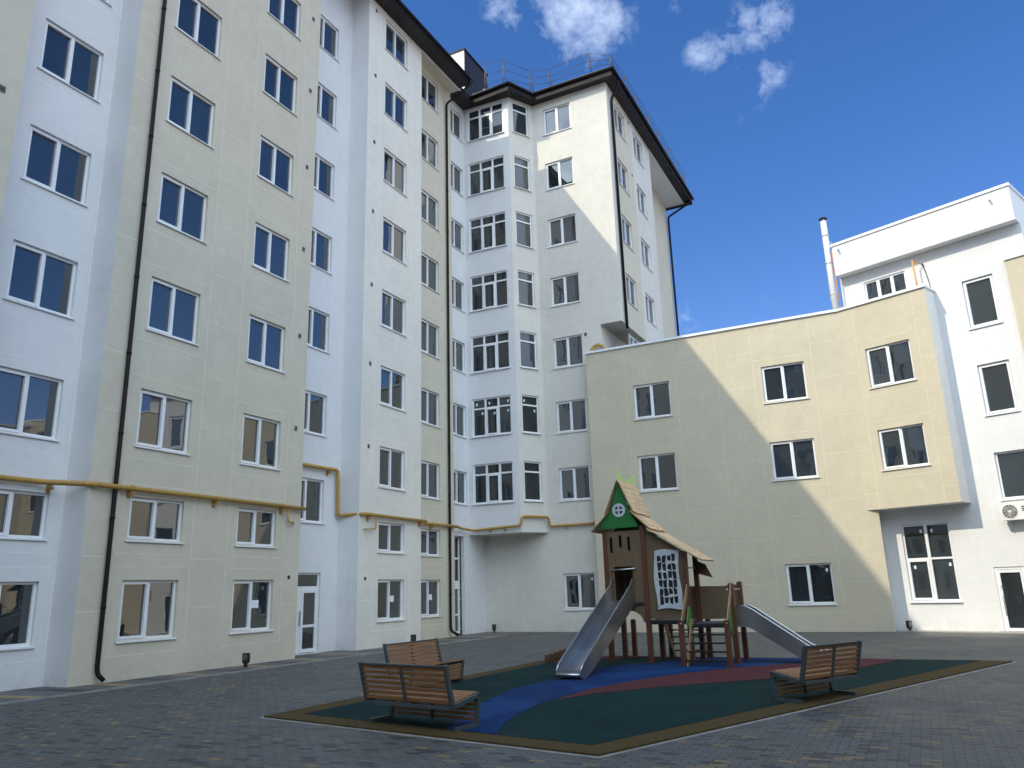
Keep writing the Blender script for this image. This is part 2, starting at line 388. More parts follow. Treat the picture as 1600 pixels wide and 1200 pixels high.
WIN = {}
FR = .062
def window_meshes(w, h, style, glass):
    """frame / panes / sill meshes in local coords: x along the wall, y into the wall (glass plane at y=0), z up"""
    key = (round(w, 2), round(h, 2), style, glass.name)
    if key in WIN: return WIN[key]
    fr = MB(); panes = []
    D0, D1 = -.035, .035
    def ring(x0, x1, z0, z1, t, d0=D0, d1=D1):
        fr.box((x0, d0, z0), (x0 + t, d1, z1), PVC); fr.box((x1 - t, d0, z0), (x1, d1, z1), PVC)
        fr.box((x0 + t, d0, z0), (x1 - t, d1, z0 + t), PVC); fr.box((x0 + t, d0, z1 - t), (x1 - t, d1, z1), PVC)
    def pane(x0, x1, z0, z1, y=.012):
        p = MB(); p.box((x0, y, z0), (x1, y + .012, z1), glass); g = MB()
        g.box((x0 - .0, y - .008, z0), (x0 + .010, y - .001, z1), BLACK); g.box((x1 - .010, y - .008, z0), (x1, y - .001, z1), BLACK)
        for e in g.v: pass
        panes.append((p, x0, x1, z0, z1))
    def sash(x0, x1, z0, z1, t=.06):
        ring(x0 + .004, x1 - .004, z0 + .004, z1 - .004, t, D0 - .022, D1 - .02); pane(x0 + t, x1 - t, z0 + t, z1 - t)
    ring(0, w, 0, h, FR)
    if style in ('two', 'twor'):
        mx = w * .5
        fr.box((mx - .035, D0, FR), (mx + .035, D1, h - FR), PVC)
        if style == 'two': sash(FR - .03, mx - .012, FR - .03, h - FR + .03); pane(mx + .035, w - FR, FR, h - FR)
        else: sash(mx + .012, w - FR + .03, FR - .03, h - FR + .03); pane(FR, mx - .035, FR, h - FR)
    elif style == 'one':
        sash(FR - .03, w - FR + .03, FR - .03, h - FR + .03, .07)
    elif style == 'plain1': pane(FR, w - FR, FR, h - FR)
    elif style in ('bay3', 'bay1'):
        n = 3 if style == 'bay3' else 1; tz = h * .735; cuts = [w * k / n for k in range(n + 1)]
        for k in range(1, n): fr.box((cuts[k] - .045, D0, FR), (cuts[k] + .045, D1, h - FR), PVC)
        for k in range(n):
            a = cuts[k] + (.045 if k else FR); b = cuts[k + 1] - (.045 if k < n - 1 else FR)
            fr.box((a, D0, tz - .035), (b, D1, tz + .035), PVC)
            pane(a, b, tz + .035, h - FR)
            if k == 1 and n == 3: sash(a - .01, b + .01, FR - .02, tz - .03, .055)
            else: pane(a, b, FR, tz - .035)
    elif style == 'strip3':
        for k in range(3):
            a = w * k / 3; b = w * (k + 1) / 3
            if k: fr.box((a - .06, D0, FR), (a + .06, D1, h - FR), PVC)
            pane(a + (.06 if k else FR), b - (.06 if k < 2 else FR), FR, h - FR)
    elif style == 'tall':
        tz = h * .545; mx = w * .5
        fr.box((mx - .05, D0, FR), (mx + .05, D1, h - FR), PVC)
        for a, b in ((FR, mx - .05), (mx + .05, w - FR)):
            fr.box((a, D0, tz - .035), (b, D1, tz + .035), PVC); pane(a, b, tz + .035, h - FR)
        sash(FR - .02, mx - .03, FR - .02, tz - .02, .07); pane(mx + .05, w - FR, FR, tz - .035)
    me_f = fr.build('window_frame').data; bpy.data.objects.remove(bpy.data.objects['window_frame'])
    pm = []
    for p, *r in panes:
        o = p.build('pane_tmp'); pm.append((o.data, r)); bpy.data.objects.remove(o)
    sl = MB(); sl.prism([(-.05, -.035, .0), (-.05, -.160, -.022), (-.05, -.160, -.050), (-.05, -.150, -.050), (-.05, -.150, -.028), (-.05, -.035, -.008)], (w + .10, 0, 0), SILL)
    o = sl.build('sill_tmp'); sm_ = o.data; bpy.data.objects.remove(o)
    WIN[key] = (me_f, pm, sm_)
    return WIN[key]
def inst(name, me, parent, loc=(0, 0, 0), rot=None):
    o = bpy.data.objects.new(name, me); COL.objects.link(o); o.parent = parent; o.location = loc
    if rot: o.rotation_euler = rot
    return o
def put_window(F, bld, s0, s1, z0, z1, style='two', glass=None, sill=True, stickers=(), back=.115, open_sash=False, paper=None):
    glass = glass or GLASS
    mf, pm, sm_ = window_meshes(s1 - s0, z1 - z0, style, glass)
    w = bpy.data.objects.new('window', mf); COL.objects.link(w); w.parent = bld
    # local y points into the wall
    Mw = Matrix(((F.u.x, -F.n.x, 0, 0), (F.u.y, -F.n.y, 0, 0), (0, 0, 1, 0), (0, 0, 0, 1))); Mw.translation = F.p(s0, z0, -back)
    P = Matrix.Translation(bld.location) @ bld.rotation_euler.to_matrix().to_4x4()
    w.matrix_basis = P.inverted() @ Mw
    if style == 'plain1': pass
    for i, (me, r) in enumerate(pm):
        o = inst('pane', me, w)
        if stickers == 'all' or i in stickers:
            st = MB(); k = random.choice((0, 1)); cx = r[0] + (.1 if k else r[1] - r[0] - .16); st.box((cx, .006, r[3] - .24), (cx + .075, .011, r[3] - .13), PAPER); so_ = st.build('sticker'); so_.parent = w
    if paper is not None:
        r = pm[paper][1]; st = MB(); cx = r[0] + .02; cz = (r[2] + r[3]) / 2
        st.box((cx, .006, cz - .08), (cx + .28, .011, cz + .13), PAPER); so_ = st.build('paper_notice'); so_.parent = w
    if sill: inst('sill', sm_, w)
    return w
SPHOLES = {}
def vent(F, bld, s, z, w=.11, h=.14, rnd=False):
    mb = MB()
    if rnd:
        c = F.p(s, z, .0); mb.tube([c + F.n * .012, c + F.n * -.05], .055, BLACK, 14)
    else:
        F.box(mb, s - w / 2, s + w / 2, z - h / 2, z + h / 2, 0.001, .02, DARKGREY)
        for k in range(4): F.box(mb, s - w / 2 + .012, s + w / 2 - .012, z - h / 2 + .02 + k * .028, z - h / 2 + .032 + k * .028, .02, .026, BLACK)
    return part(mb, 'vent', bld)
FLOORS = [5.42 + 3 * k for k in range(7)]
GFZ = (.87, 2.23); MZ = (3.16, 4.18)

# ================================================================ GROUND
def ground():
    mb = MB(); mb.face([(-300, -300, 0), (300, -300, 0), (300, 300, 0), (-300, 300, 0)], PAVE)
    tag(mb.build('ground', fix=False), 'grey concrete block paving with scattered ochre and charcoal stones', kind='structure')
    # band of pavers along the wall, between wall and kerb
    segs = [(-17.7, 30.2)]
    mb = MB(); y = -3.0; k = 0
    while y < 31.4:
        L = .72 if k % 2 == 0 else .30
        m = STRIP if k % 2 == 0 else (STRIPY if (k // 2) % 2 == 0 else STRIPD)
        sh = .25
        mb.face([(-17.55, y - sh, .006), (-15.26, y, .006), (-15.26, y + L, .006), (-17.55, y + L - sh, .006)], m)
        y += L; k += 1
    tag(mb.build('wall_side_path', fix=False), 'narrow paved strip with ochre and dark cross bands along the wall', kind='structure')
    mb = MB(); mb.box((-15.26, -3, -.1), (-15.17, 28.9, .03), KERB)
    tag(mb.build('kerb'), 'thin pale concrete kerb beside the wall side paving', kind='structure')
    # apron in front of the white building
    F = Facade(2.58, 30.15, -21)
    mb = MB(); F.box(mb, -4.2, 9, -.1, .02, 0, .62, CONC)
    tag(mb.build('concrete_apron'), 'narrow pale concrete apron at the foot of the white wall', kind='structure')
    # rubber surface
    def sheet(name, pts, z, mat, lab):
        mb = MB(); mb.prism([(x, y, -.05) for x, y in pts], (0, 0, z + .05), mat); return tag(mb.build(name), lab, kind='structure')
    out = [(-9.1, 9.44), (-3.36, 8.42), (1.36, 19.94), (-8.75, 20.05)]
    mb = MB(); k = [(-9.17, 9.40), (-3.33, 8.35), (1.46, 19.98), (1.46, 20.1), (-8.85, 20.15)]
    mb.prism([(x, y, -.05) for x, y in k], (0, 0, .058), KERB); tag(mb.build('mat_kerb'), 'thin concrete edging round the rubber surface', kind='structure')
    sheet('rubber_border', out, .030, RT, 'tan rubber border of the playground surface')
    inn = [(-8.62, 9.76), (-3.60, 8.86), (.80, 19.98), (-8.35, 19.98)]
    sheet('rubber_surface_green', inn, .034, RG, 'dark green rubber playground surface')
    blue = [(-5.80, 9.27), (-6.15, 10.4), (-6.48, 11.42), (-6.82, 13.13), (-6.75, 14.55), (-6.7, 15.96), (-6.61, 17.19), (-6.28, 17.83), (-5.74, 18.22), (-5.55, 19.0), (-5.36, 19.5), (-5.32, 19.97),
            (-1.75, 19.97), (-2.67, 18.7), (-3.26, 18.18), (-3.81, 17.59), (-4.17, 16.94), (-4.74, 15.9), (-5.16, 14.73), (-5.5, 13.39), (-5.55, 12.74), (-5.6, 11.87), (-5.45, 10.71), (-5.26, 9.91), (-4.98, 9.12)]
    sheet('rubber_surface_blue', blue, .038, RB, 'blue rubber river shape winding across the playground surface')
    red = [(-5.48, 12.05), (-5.21, 12.91), (-4.65, 13.73), (-4.3, 14.18), (-3.6, 14.92), (-2.77, 15.71), (-1.45, 17.69), (-.75, 19.97), (-1.75, 19.97), (-2.67, 18.7), (-3.26, 18.18), (-3.81, 17.59), (-4.17, 16.94), (-4.74, 15.9), (-5.16, 14.73), (-5.5, 13.39)]
    sheet('rubber_surface_red', red, .042, RR, 'dull red rubber band beside the blue river shape')
    rb = [(-8.35, 18.0), (-7.85, 18.55), (-7.44, 19.3), (-6.59, 19.7), (-6.4, 19.97), (-8.35, 19.97)]
    sheet('rubber_surface_red_corner', rb, .042, RR, 'dull red rubber patch at the far left corner of the surface')
ground()

# ================================================================ LEFT APARTMENT BLOCK
XA, XR, XC = -16.635, -17.47, -17.18
YS = -3.0
STAIR = [(18.82, 20.38, z, z + 1.41) for z in (4.07, 7.0, 9.97, 12.94, 15.88, 18.86, 21.84)]
def left_block():
    B = thing('apartment_building', 'tall cream and white apartment block running along the left with brown eaves', 'building', (-20, 12, 0))
    ZT = 25.16
    fa, fr_, fc = Facade(XA, 0, 90), Facade(XR, 0, 90), Facade(XC, 0, 90)
    def cols(spec): return [(a, b, c, d) for a, b in [spec] for c, d in [GFZ, MZ] + [(z, z + 1.44) for z in FLOORS]]
    # A0 (nearest), A
    A1, A2 = (12.50, 14.07), (15.87, 17.37)
    A0 = [(5.2, 6.7)]
    W1 = MB()
    for c0, c1, colsx in ((YS, 8.71, A0), (11.4, 18.38, [A1, A2])):
        holes = [h for c in colsx for h in cols(c)]
        fa.sheet(W1, c0, c1, 0, ZT, holes, CREAM)
    fr_.sheet(W1, 28.25, 28.3, 0, ZT, [], CREAM)
    # cream bit C
    Cc = (25.62, 27.15)
    fc.sheet(W1, 24.95, 28.25, 0, ZT, cols(Cc), CREAM)
    W1.face([(XC, 28.25, 0), (XR, 28.25, 0), (XR, 28.25, ZT), (XC, 28.25, ZT)], CREAM)
    W1.face([(XA, 8.71, 0), (XR, 8.71, 0), (XR, 8.71, ZT), (XA, 8.71, ZT)], CREAM)
    W1.face([(XA, YS, 0), (-30, YS, 0), (-30, YS, ZT), (XA, YS, ZT)], CREAM)
    W1.face([(-30, YS, 0), (-30, 30, 0), (-30, 30, ZT), (-30, YS, ZT)], CREAM)
    part(W1, 'wall', B, 'cream stucco wall sections')
    W2 = MB()
    R1, R2 = (9.47, 11.05), (18.82, 20.38)
    fr_.sheet(W2, 8.71, 11.4, 0, ZT, cols(R1), WHITE)
    dz = [(18.90, 20.36, .03, 2.47)]
    h2 = dz + STAIR
    fr_.sheet(W2, 18.38, 21.2, 0, ZT, h2, WHITE)
    W2.face([(XR, 11.4, 0), (XA, 11.4, 0), (XA, 11.4, ZT), (XR, 11.4, ZT)], WHITE)
    W2.face([(XR, 18.38, 0), (XA, 18.38, 0), (XA, 18.38, ZT), (XR, 18.38, ZT)], WHITE)
    W2.face([(XR, 21.2, 0), (XA, 21.2, 0), (XA, 21.2, ZT), (XR, 21.2, ZT)], WHITE)
    for a, b in ((8.71, 11.4), (18.38, 21.2)): W2.face([(XA, a, ZT - .02), (XR, a, ZT - .02), (XR, b, ZT - .02), (XA, b, ZT - .02)], WHITE)
    part(W2, 'wall', B, 'white stucco recesses between the cream sections')
    W3 = MB(); Bc = (22.30, 23.86)
    fa.sheet(W3, 21.2, 24.95, 0, ZT, cols(Bc), PALEB)
    W3.face([(XC, 24.95, 0), (XA, 24.95, 0), (XA, 24.95, ZT), (XC, 24.95, ZT)], PALEB)
    part(W3, 'wall', B, 'pale off white stucco section')
    # cream boxed soffit over C
    S = MB(); S.box((XC, 24.96, ZT - .02), (XA + .02, 28.25, ZT + .1), CREAM); S.box((XA - .02, 24.96, ZT - .05), (XA + .03, 28.28, ZT - .021), CAP)
    part(S, 'boxed_soffit', B)
    # joints
    for F, mat, jm, groups in ((fa, CREAM, CREAM_J, [(11.4, 18.38, [A1, A2])]), (fr_, WHITE, WHITE_J, [(8.71, 11.4, [R1])]), (fa, PALEB, PALEB_J, [(21.2, 24.95, [Bc])]), (fc, CREAM, CREAM_J, [(24.95, 28.25, [Cc])])):
        mb = MB()
        for c0, c1, cl in groups:
            segs = []
            for a, b in cl:
                a2, b2 = a - .32, b + .32
                for q in (a2, b2):
                    if c0 < q < c1: segs.append((q, q, .55, ZT - .1))
                lo, hi = max(a2, c0), min(b2, c1)
                for z0, z1 in [GFZ, MZ] + [(z, z + 1.44) for z in FLOORS]:
                    for zz in (z0 - .32, z1 + .30):
                        if zz < ZT - .1: segs.append((lo, hi, zz, zz))
            edges = [c0] + [e for a, b in cl for e in (a - .32, b + .32)] + [c1]
            for i in range(0, len(edges), 2):
                if edges[i + 1] - edges[i] > .15:
                    for z in [1.55, 2.75, 4.4] + [zf + .75 for zf in FLOORS] + [zf + 2.2 for zf in FLOORS]:
                        if z < ZT - .1: segs.append((edges[i] + .012, edges[i + 1] - .012, z, z))
            F.joints(mb, segs, jm)
        part(mb, 'render_joints', B)
    mb = MB()
    for z in [1.55, 2.9, 4.8, 6.9, 9.2, 11.9, 14.9, 17.9, 20.9]:
        fr_.joints(mb, [(20.7, 21.19, z, z)], WHITE_J, .014)
        for y in (11.4, 21.2): mb.face([(XR, y - .003, z - .009), (XA, y - .003, z - .009), (XA, y - .003, z + .009), (XR, y - .003, z + .009)], WHITE_J)
    part(mb, 'render_joints', B)
    # windows
    for F, colx in ((fa, A1), (fa, A2), (fr_, R1), (fa, Bc), (fc, Cc)):
        for i, (z0, z1) in enumerate([GFZ, MZ] + [(z, z + 1.44) for z in FLOORS]):
            put_window(F, B, colx[0], colx[1], z0, z1, 'two', paper=1 if (i == 0 and colx in (A2, Bc, Cc)) else None)
    for z0, z1 in GFZ, MZ: put_window(fa, B, A0[0][0], A0[0][1], z0, z1, 'two')
    for h in STAIR: put_window(fr_, B, h[0], h[1], h[2], h[3], 'two')
    for z in FLOORS: put_window(fa, B, A0[0][0], A0[0][1], z, z + 1.44, 'two')
    # entrance door in the recess
    door(fr_, B, 18.90, 20.36, .03, 2.47)
    # vents
    for z in (21.69, 18.75, 15.78, 12.77, 9.77, 6.77): vent(fa, B, 18.0, z)
    for z in (24.76, 21.71, 18.73, 15.77, 12.8, 9.76, 6.75): vent(fa, B, 21.65, z)
    vent(fa, B, 17.98, 2.3, rnd=True); vent(fa, B, 21.6, 2.26, rnd=True); vent(fa, B, 8.28, 12.8, .2, .16)
    # eaves
    XO = -15.99; YE = 28.1
    mb = MB(); mb.box((XO, YS - .8, ZT + .0), (XA + .001, YE, ZT + .03), SOFF)
    part(mb, 'eave_soffit', B)
    mb = MB(); mb.box((XO - .02, YS - .8, ZT - .01), (XO + .02, YE, ZT + .24), BROWN); mb.box((XO, YE, ZT - .01), (XR, YE + .03, ZT + .24), BROWN)
    part(mb, 'fascia', B)
    mb = MB(); mb.tube([(XO + .06, YS - .8, ZT + .20), (XO + .06, YE + .08, ZT + .20)], .07, BROWN, 10)
    part(mb, 'gutter', B)
    mb = MB(); P = [(XO + .02, YS - .8, ZT + .26), (XO + .02, YE + .03, ZT + .26), (-23.5, 24, ZT + 3.0), (-23.5, YS + 4, ZT + 3.0)]
    mb.face(P, TILE); mb.face([P[1], (-31, YE, ZT + .26), P[2]], TILE); mb.face([P[2], (-31, YE, ZT + .26), (-31, YS, ZT + .26), P[3]], TILE); mb.face([P[3], (-31, YS, ZT + .26), P[0]], TILE)
    part(mb, 'roof', B)
    # drainpipes belong to the block
    for x, y, ztop in ((-16.55, 12.01, ZT), (-17.09, 27.76, 24.3)):
        mb = MB(); pts = [(x + .13, y + .10, .07), (x + .02, y + .015, .20), (x, y, .34), (x, y, ztop - .2)]
        if x < -17: pts = [(x + .26, y + .18, .08), (x + .02, y + .02, .24), (x, y, .4), (x, y, 24.25), (XO + .1, YE - .1, ZT - .12), (XO + .1, YE - .1, ZT + .1)]
        mb.tube(arc(pts, .12), .052, BROWN, 12)
        o = part(mb, 'drainpipe', B)
        for k in range(1, 13):
            mb = MB(); mb.tube([(x, y, k * 2.0 - .4), (x, y, k * 2.0 - .34)], .060, BROWN, 12); mb.build('pipe_clip', o)
    return B
def door(F, bld, s0, s1, z0, z1):
    fr = MB(); w = s1 - s0; tz = z1 - .42
    def bx(a, b, c, d, e=-.13, f=-.07, m=PVC): F.box(fr, a, b, c, d, e, f, m)
    bx(s0, s0 + .06, z0, z1); bx(s1 - .06, s1, z0, z1); bx(s0 + .06, s1 - .06, z1 - .06, z1); bx(s0 + .06, s1 - .06, tz - .1, tz)
    mid = s0 + .60
    bx(mid - .05, mid + .05, z0, tz - .1)
    o = part(fr, 'door', bld)
    def sub(name, boxes, mat):
        m = MB()
        for q in boxes: F.box(m, *q, mat)
        x = m.build(name, o); x.matrix_parent_inverse = Matrix.Identity(4); return x
    sub('pane', [(s0 + .06, s1 - .06, tz, z1 - .06, -.115, -.10)], GLASS)
    for a, b in ((s0 + .06, mid - .05), (mid + .05, s1 - .06)):
        q = []
        lo, hi = z0 + .02, tz - .1
        q += [(a, a + .1, lo, hi, -.12, -.05), (b - .1, b, lo, hi, -.12, -.05), (a + .1, b - .1, lo, lo + .11, -.12, -.05), (a + .1, b - .1, hi - .1, hi, -.12, -.05), (a + .1, b - .1, .80, .88, -.12, -.05)]
        sub('door_leaf', q, PVC); sub('pane', [(a + .1, b - .1, lo + .11, .80, -.095, -.085)], GLASS); sub('pane', [(a + .1, b - .1, .88, hi - .1, -.095, -.085)], GLASS)
    sub('hinge', [(s1 - .075, s1 - .045, z, z + .1, -.06, -.03) for z in (.2, .7, 1.2, 1.75)], PVC)
    m = MB(); F.box(m, mid - .03, mid - .01, .85, 1.3, -.05, 0.0, STEEL); x = m.build('handle', o)
    return o
left_block()

# ================================================================ REAR CORNER BLOCK
def rear_block():
    B = thing('corner_apartment_building', 'pale apartment block closing the courtyard corner with a glazed bay and dark eaves', 'building', (-14, 36, 0))
    ZT = 25.3
    fd = Facade(XR, 0, 90); e0, e1, f1 = (-17.47, 29.97), (-14.98, 30.08), (-14.27, 31.35)
    fe = Facade(*e0, math.degrees(math.atan2(e1[1] - e0[1], e1[0] - e0[0]))); ff = Facade(*e1, math.degrees(math.atan2(f1[1] - e1[1], f1[0] - e1[0])))
    LE = math.dist(e0, e1); LF = math.dist(e1, f1)
    fg = Facade(0, 31.35, 0); XH = -10.33; X1 = -11.33; ZU = 13.14; ZB = 4.12
    RZ = [z for z in FLOORS]
    # D : white wall beside the bay + entrance
    DW = (28.42, 29.84); DE = (28.30, 29.52, 0, 4.05); EW = (.24, 2.19); FW = (.25, 1.18)
    mb = MB()
    fd.sheet(mb, 28.25, 31.35, 0, ZB, [DE], WHITE)
    fd.sheet(mb, 28.25, 29.97, ZB, ZT, [(DW[0], DW[1], z + .02, z + 1.44) for z in RZ], WHITE)
    fe.sheet(mb, 0, LE, ZB, ZT, [(EW[0], EW[1], z + .03, z + 1.77) for z in RZ], WHITE)
    part(mb, 'wall', B, 'white stucco walls of the bay corner')
    mb = MB()
    ff.sheet(mb, 0, LF, ZB, ZT, [(FW[0], FW[1], z + .05, z + 1.77) for z in RZ], PALE)
    mb.face([(XR, 29.97, ZB), (e1[0], e1[1], ZB), (f1[0], f1[1], ZB), (XR, 31.35, ZB)], PALE)
    GW = (-13.68, -12.24)
    fg.sheet(mb, XR, f1[0], 0, ZB, [], PALE)
    hg = [(GW[0], GW[1], .90, 2.36)] + [(GW[0], GW[1], z + .02, z + 1.44) for z in RZ]
    fg.sheet(mb, f1[0], X1, 0, ZT, hg, PALE)
    fg.sheet(mb, X1, XH, ZU, ZT, [], PALE)
    mb.face([(X1, 31.35, 0), (X1, 40, 0), (X1, 40, ZU), (X1, 31.35, ZU)], PALE)
    part(mb, 'wall', B, 'pale off white stucco wall with one column of windows')
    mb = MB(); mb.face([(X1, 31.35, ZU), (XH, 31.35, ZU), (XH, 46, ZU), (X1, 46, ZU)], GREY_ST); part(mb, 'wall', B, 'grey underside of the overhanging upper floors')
    # H
    fh = Facade(XH, 0, 90); fh3 = Facade(-11.45, 0, 90)
    H1, H2 = (32.42, 33.92), (35.32, 36.84)
    mb = MB(); fh.sheet(mb, 31.35, 31.95, ZU, ZT, [], PALE); part(mb, 'wall', B, 'narrow pale strip at the corner'); mb = MB(); fh.sheet(mb, 34.85, 38.15, ZU, ZT, [(*H2, z + .02, z + 1.42) for z in RZ[2:]], PALE)
    mb.face([(XH, 38.15, 10), (-11.45, 38.15, 10), (-11.45, 38.15, ZT), (XH, 38.15, ZT)], PALE)
    part(mb, 'wall', B, 'pale strip of the side wall')
    mb = MB(); fh.sheet(mb, 31.95, 34.85, ZU, ZT, [(*H1, z + .02, z + 1.42) for z in RZ[2:]], CREAM); part(mb, 'wall', B, 'cream strip of the side wall')
    mb = MB()
    fh3.sheet(mb, 38.15, 45.2, 10, ZT, [], CREAM)
    mb.face([(-11.45, 45.2, 0), (-30, 45.2, 0), (-30, 45.2, ZT), (-11.45, 45.2, ZT)], CREAM)
    mb.face([(-30, 30.5, 0), (-30, 45.2, 0), (-30, 45.2, ZT), (-30, 30.5, ZT)], CREAM)
    part(mb, 'wall', B, 'cream strips of the side wall')
    mb = MB(); mb.box((-11.45, 38.16, ZT - .06), (XH + .02, 45.4, ZT + .02), WHITE); part(mb, 'boxed_soffit', B)
    # joints
    mb = MB(); segs = []
    for q in (GW[0] - .3, GW[1] + .3): segs.append((q, q, 4.6, ZT - .3))
    for z in RZ:
        segs += [(GW[0] - .3, GW[1] + .3, z - .28, z - .28), (GW[0] - .3, GW[1] + .3, z + 1.72, z + 1.72)]
        for zz in (z + .1, z + 1.6):
            segs += [(GW[1] + .32, XH - .02 if zz > ZU else (X1 - .02 if zz > 11.6 else -11.95), zz, zz)]
    segs += [(-15.6, GW[0] - .3, 1.6, 1.6), (-14.6, -13.98, 3.2, 3.2), (-13.98, -11.95, 2.7, 2.7), (-13.98, -11.95, .55, .55)]
    fg.joints(mb, segs, PALE_J, .02)
    for z in RZ: ff.joints(mb, [(.05, LF - .05, z - .5, z - .5)], PALE_J, .014); fe.joints(mb, [(.05, LE - .05, z - .5, z - .5), (.05, LE - .05, z + 2.1, z + 2.1)], WHITE_J, .012)
    part(mb, 'render_joints', B)
    for i, z in enumerate(RZ):
        put_window(fd, B, *DW, z + .02, z + 1.44, 'two')
        stk = 'all' if i == 1 else ()
        put_window(fe, B, *EW, z + .03, z + 1.77, 'bay3', GLASS2, stickers=stk, back=.09)
        put_window(ff, B, *FW, z + .05, z + 1.77, 'bay1', GLASS2, stickers=stk, back=.09)
        put_window(fg, B, *GW, z + .02, z + 1.44, 'two')
        if i >= 2:
            put_window(fh, B, *H1, z + .02, z + 1.42, 'two'); put_window(fh, B, *H2, z + .02, z + 1.42, 'two')
    put_window(fg, B, GW[0], GW[1], .90, 2.36, 'two', stickers=(1,))
    # tall glazed entrance
    s0, s1, _, z1 = DE; o = None
    fr = MB(); bx = lambda *q: fd.box(fr, *q, PVC)
    b0, b1 = -.30, -.24
    bx(s0, s0 + .06, 0.05, z1, b0, b1); bx(s1 - .07, s1, 0.05, z1, b0, b1); bx(s0 + .06, s1 - .07, z1 - .07, z1, b0, b1); bx(s0 + .06, s1 - .07, 3.08, 3.16, b0, b1); bx(s0 + .06, s1 - .07, 2.00, 2.20, b0, b1)
    o = part(fr, 'entrance_door', B)
    def sub(name, boxes, mat):
        m = MB()
        for q in boxes: fd.box(m, *q, mat)
        x = m.build(name, o); return x
    sub('pane', [(s0 + .06, s1 - .07, 3.16, z1 - .07, -.29, -.28)], GLASS); sub('pane', [(s0 + .06, s1 - .07, 2.20, 3.08, -.29, -.28)], GLASS)
    a, b = 28.72, s1 - .07
    sub('door_leaf', [(s0 + .06, a - .02, .05, 2.0, -.29, -.24), (a, a + .11, .05, 2.0, -.29, -.22), (b - .09, b, .05, 2.0, -.29, -.22), (a + .11, b - .09, .05, .16, -.29, -.22), (a + .11, b - .09, 1.86, 2.0, -.29, -.22), (a + .11, b - .09, .78, .85, -.29, -.22)], PVC)
    sub('pane', [(a + .11, b - .09, .16, .78, -.27, -.26)], GLASS); sub('pane', [(a + .11, b - .09, .85, 1.86, -.27, -.26)], GLASS)
    m = MB(); m.tube([fd.p(a - .04, .85, -.19), fd.p(a - .04, 1.3, -.19)], .012, STEEL, 8); m.build('handle', o)
    sub('hinge', [(b + .002, b + .03, z, z + .09, -.23, -.20) for z in (.2, .85, 1.4, 1.85)], PVC)
    # vinyl lettering on the transoms: round numeral, two waves, small sign
    m = MB(); d = -.277
    c = fd.p(28.62, 3.66, d)
    m.tube([c + fd.u * (.13 * math.cos(t)) + Vector((0, 0, .17 * math.sin(t))) for t in [R(k) for k in range(-120, 121, 20)]], .012, PAPER, 6)
    for k, mt in ((0, PAPER), (1, BLUEV), (2, PAPER)):
        m.tube([fd.p(28.5 + .05 * j, 3.44 - k * .04 + .03 * math.sin(j * .75) , d) for j in range(9)], .011, mt, 6)
    for dx in (0, .15):
        for dz in (0, .10):
            q = [(28.68 + dx, 2.42 + dz), (28.80 + dx, 2.42 + dz), (28.80 + dx, 2.505 + dz), (28.68 + dx, 2.505 + dz), (28.68 + dx, 2.42 + dz)]
            m.tube([fd.p(x, z, d) for x, z in q], .007, PAPER, 5)
    m.build('window_lettering', o)
    for z in (6.78, 9.77, 12.8): vent(fg, B, -12.06, z, .12, .14)
    for z in (24.9, 21.9): vent(fh, B, 34.6, z, .1, .12)
    # eaves: soffit ring, fascia, gutter
    out = [(-16.85, 28.32), (-16.85, 29.66), (-14.67, 29.55), (-14.02, 30.97), (-9.88, 30.97), (-9.88, 45.85)]
    inn = [(-17.5, 28.32), (-17.47, 29.97), (-14.98, 30.08), (-14.27, 31.35), (-10.33, 31.35), (-10.33, 45.2)]
    mb = MB()
    for i in range(5):
        mb.face([(*out[i], ZT), (*out[i + 1], ZT), (*inn[i + 1], ZT), (*inn[i], ZT)], SOFF)
    mb.face([(-9.88, 45.2, ZT), (-9.88, 45.85, ZT), (-30, 45.85, ZT), (-30, 45.2, ZT)], SOFF)
    part(mb, 'eave_soffit', B)
    mb = MB()
    ol = out + [(-30, 45.85)]
    for p, q in zip(ol, ol[1:]): mb.bar((*p, ZT + .19), (*q, ZT + .19), .03, .42, BROWN)
    part(mb, 'fascia', B)
    mb = MB(); off = [(-16.80, 29.58), (-14.61, 29.47), (-13.97, 30.89), (-9.79, 30.89), (-9.79, 45.85)]
    mb.tube([(x, y, ZT + .33) for x, y in off], .075, BROWN, 10); part(mb, 'gutter', B)
    z0, z1 = ZT + .41, ZT + 3.3
    rin = [(-21, 31), (-21, 33), (-20, 37), (-18.5, 38), (-17, 38.5), (-17, 40)]
    mb = MB()
    for i in range(5): mb.face([(*out[i], z0), (*out[i + 1], z0), (*rin[i + 1], z1), (*rin[i], z1)], TILE)
    mb.face([(*out[5], z0), (-30, 45.85, z0), (-24, 40, z1), (*rin[5], z1)], TILE)
    mb.face([(-21, 31, z1), (-21, 33, z1), (-20, 37, z1), (-18.5, 38, z1), (-17, 38.5, z1), (-17, 40, z1), (-24, 40, z1), (-24, 31, z1)], TILE)
    part(mb, 'roof', B)
    # bright metal tile ends showing above the gutter
    mb = MB()
    for p, q, n in (((-16.7, 29.63), (-14.75, 29.58), 8), ((-13.9, 30.97), (-9.95, 30.97), 20)):
        for k in range(n):
            t0, t1 = k / n, (k + .82) / n; a = Vector(p).lerp(Vector(q), t0); b = Vector(p).lerp(Vector(q), t1)
            mb.box((a.x, a.y - .06, ZT + .412), (b.x, a.y + .3, ZT + .445), TILE)
    part(mb, 'roof_tile_edge', B)
    # ventilation box on the roof
    mb = MB(); x0, x1, y0, y1, b0, b1 = -20.6, -18.0, 31.07, 33.6, 26, 29.86
    mb.face([(x0, y0, b0), (x1, y0, b0), (x1, y0, b1), (x0, y0, b1)], SIDW); o = None
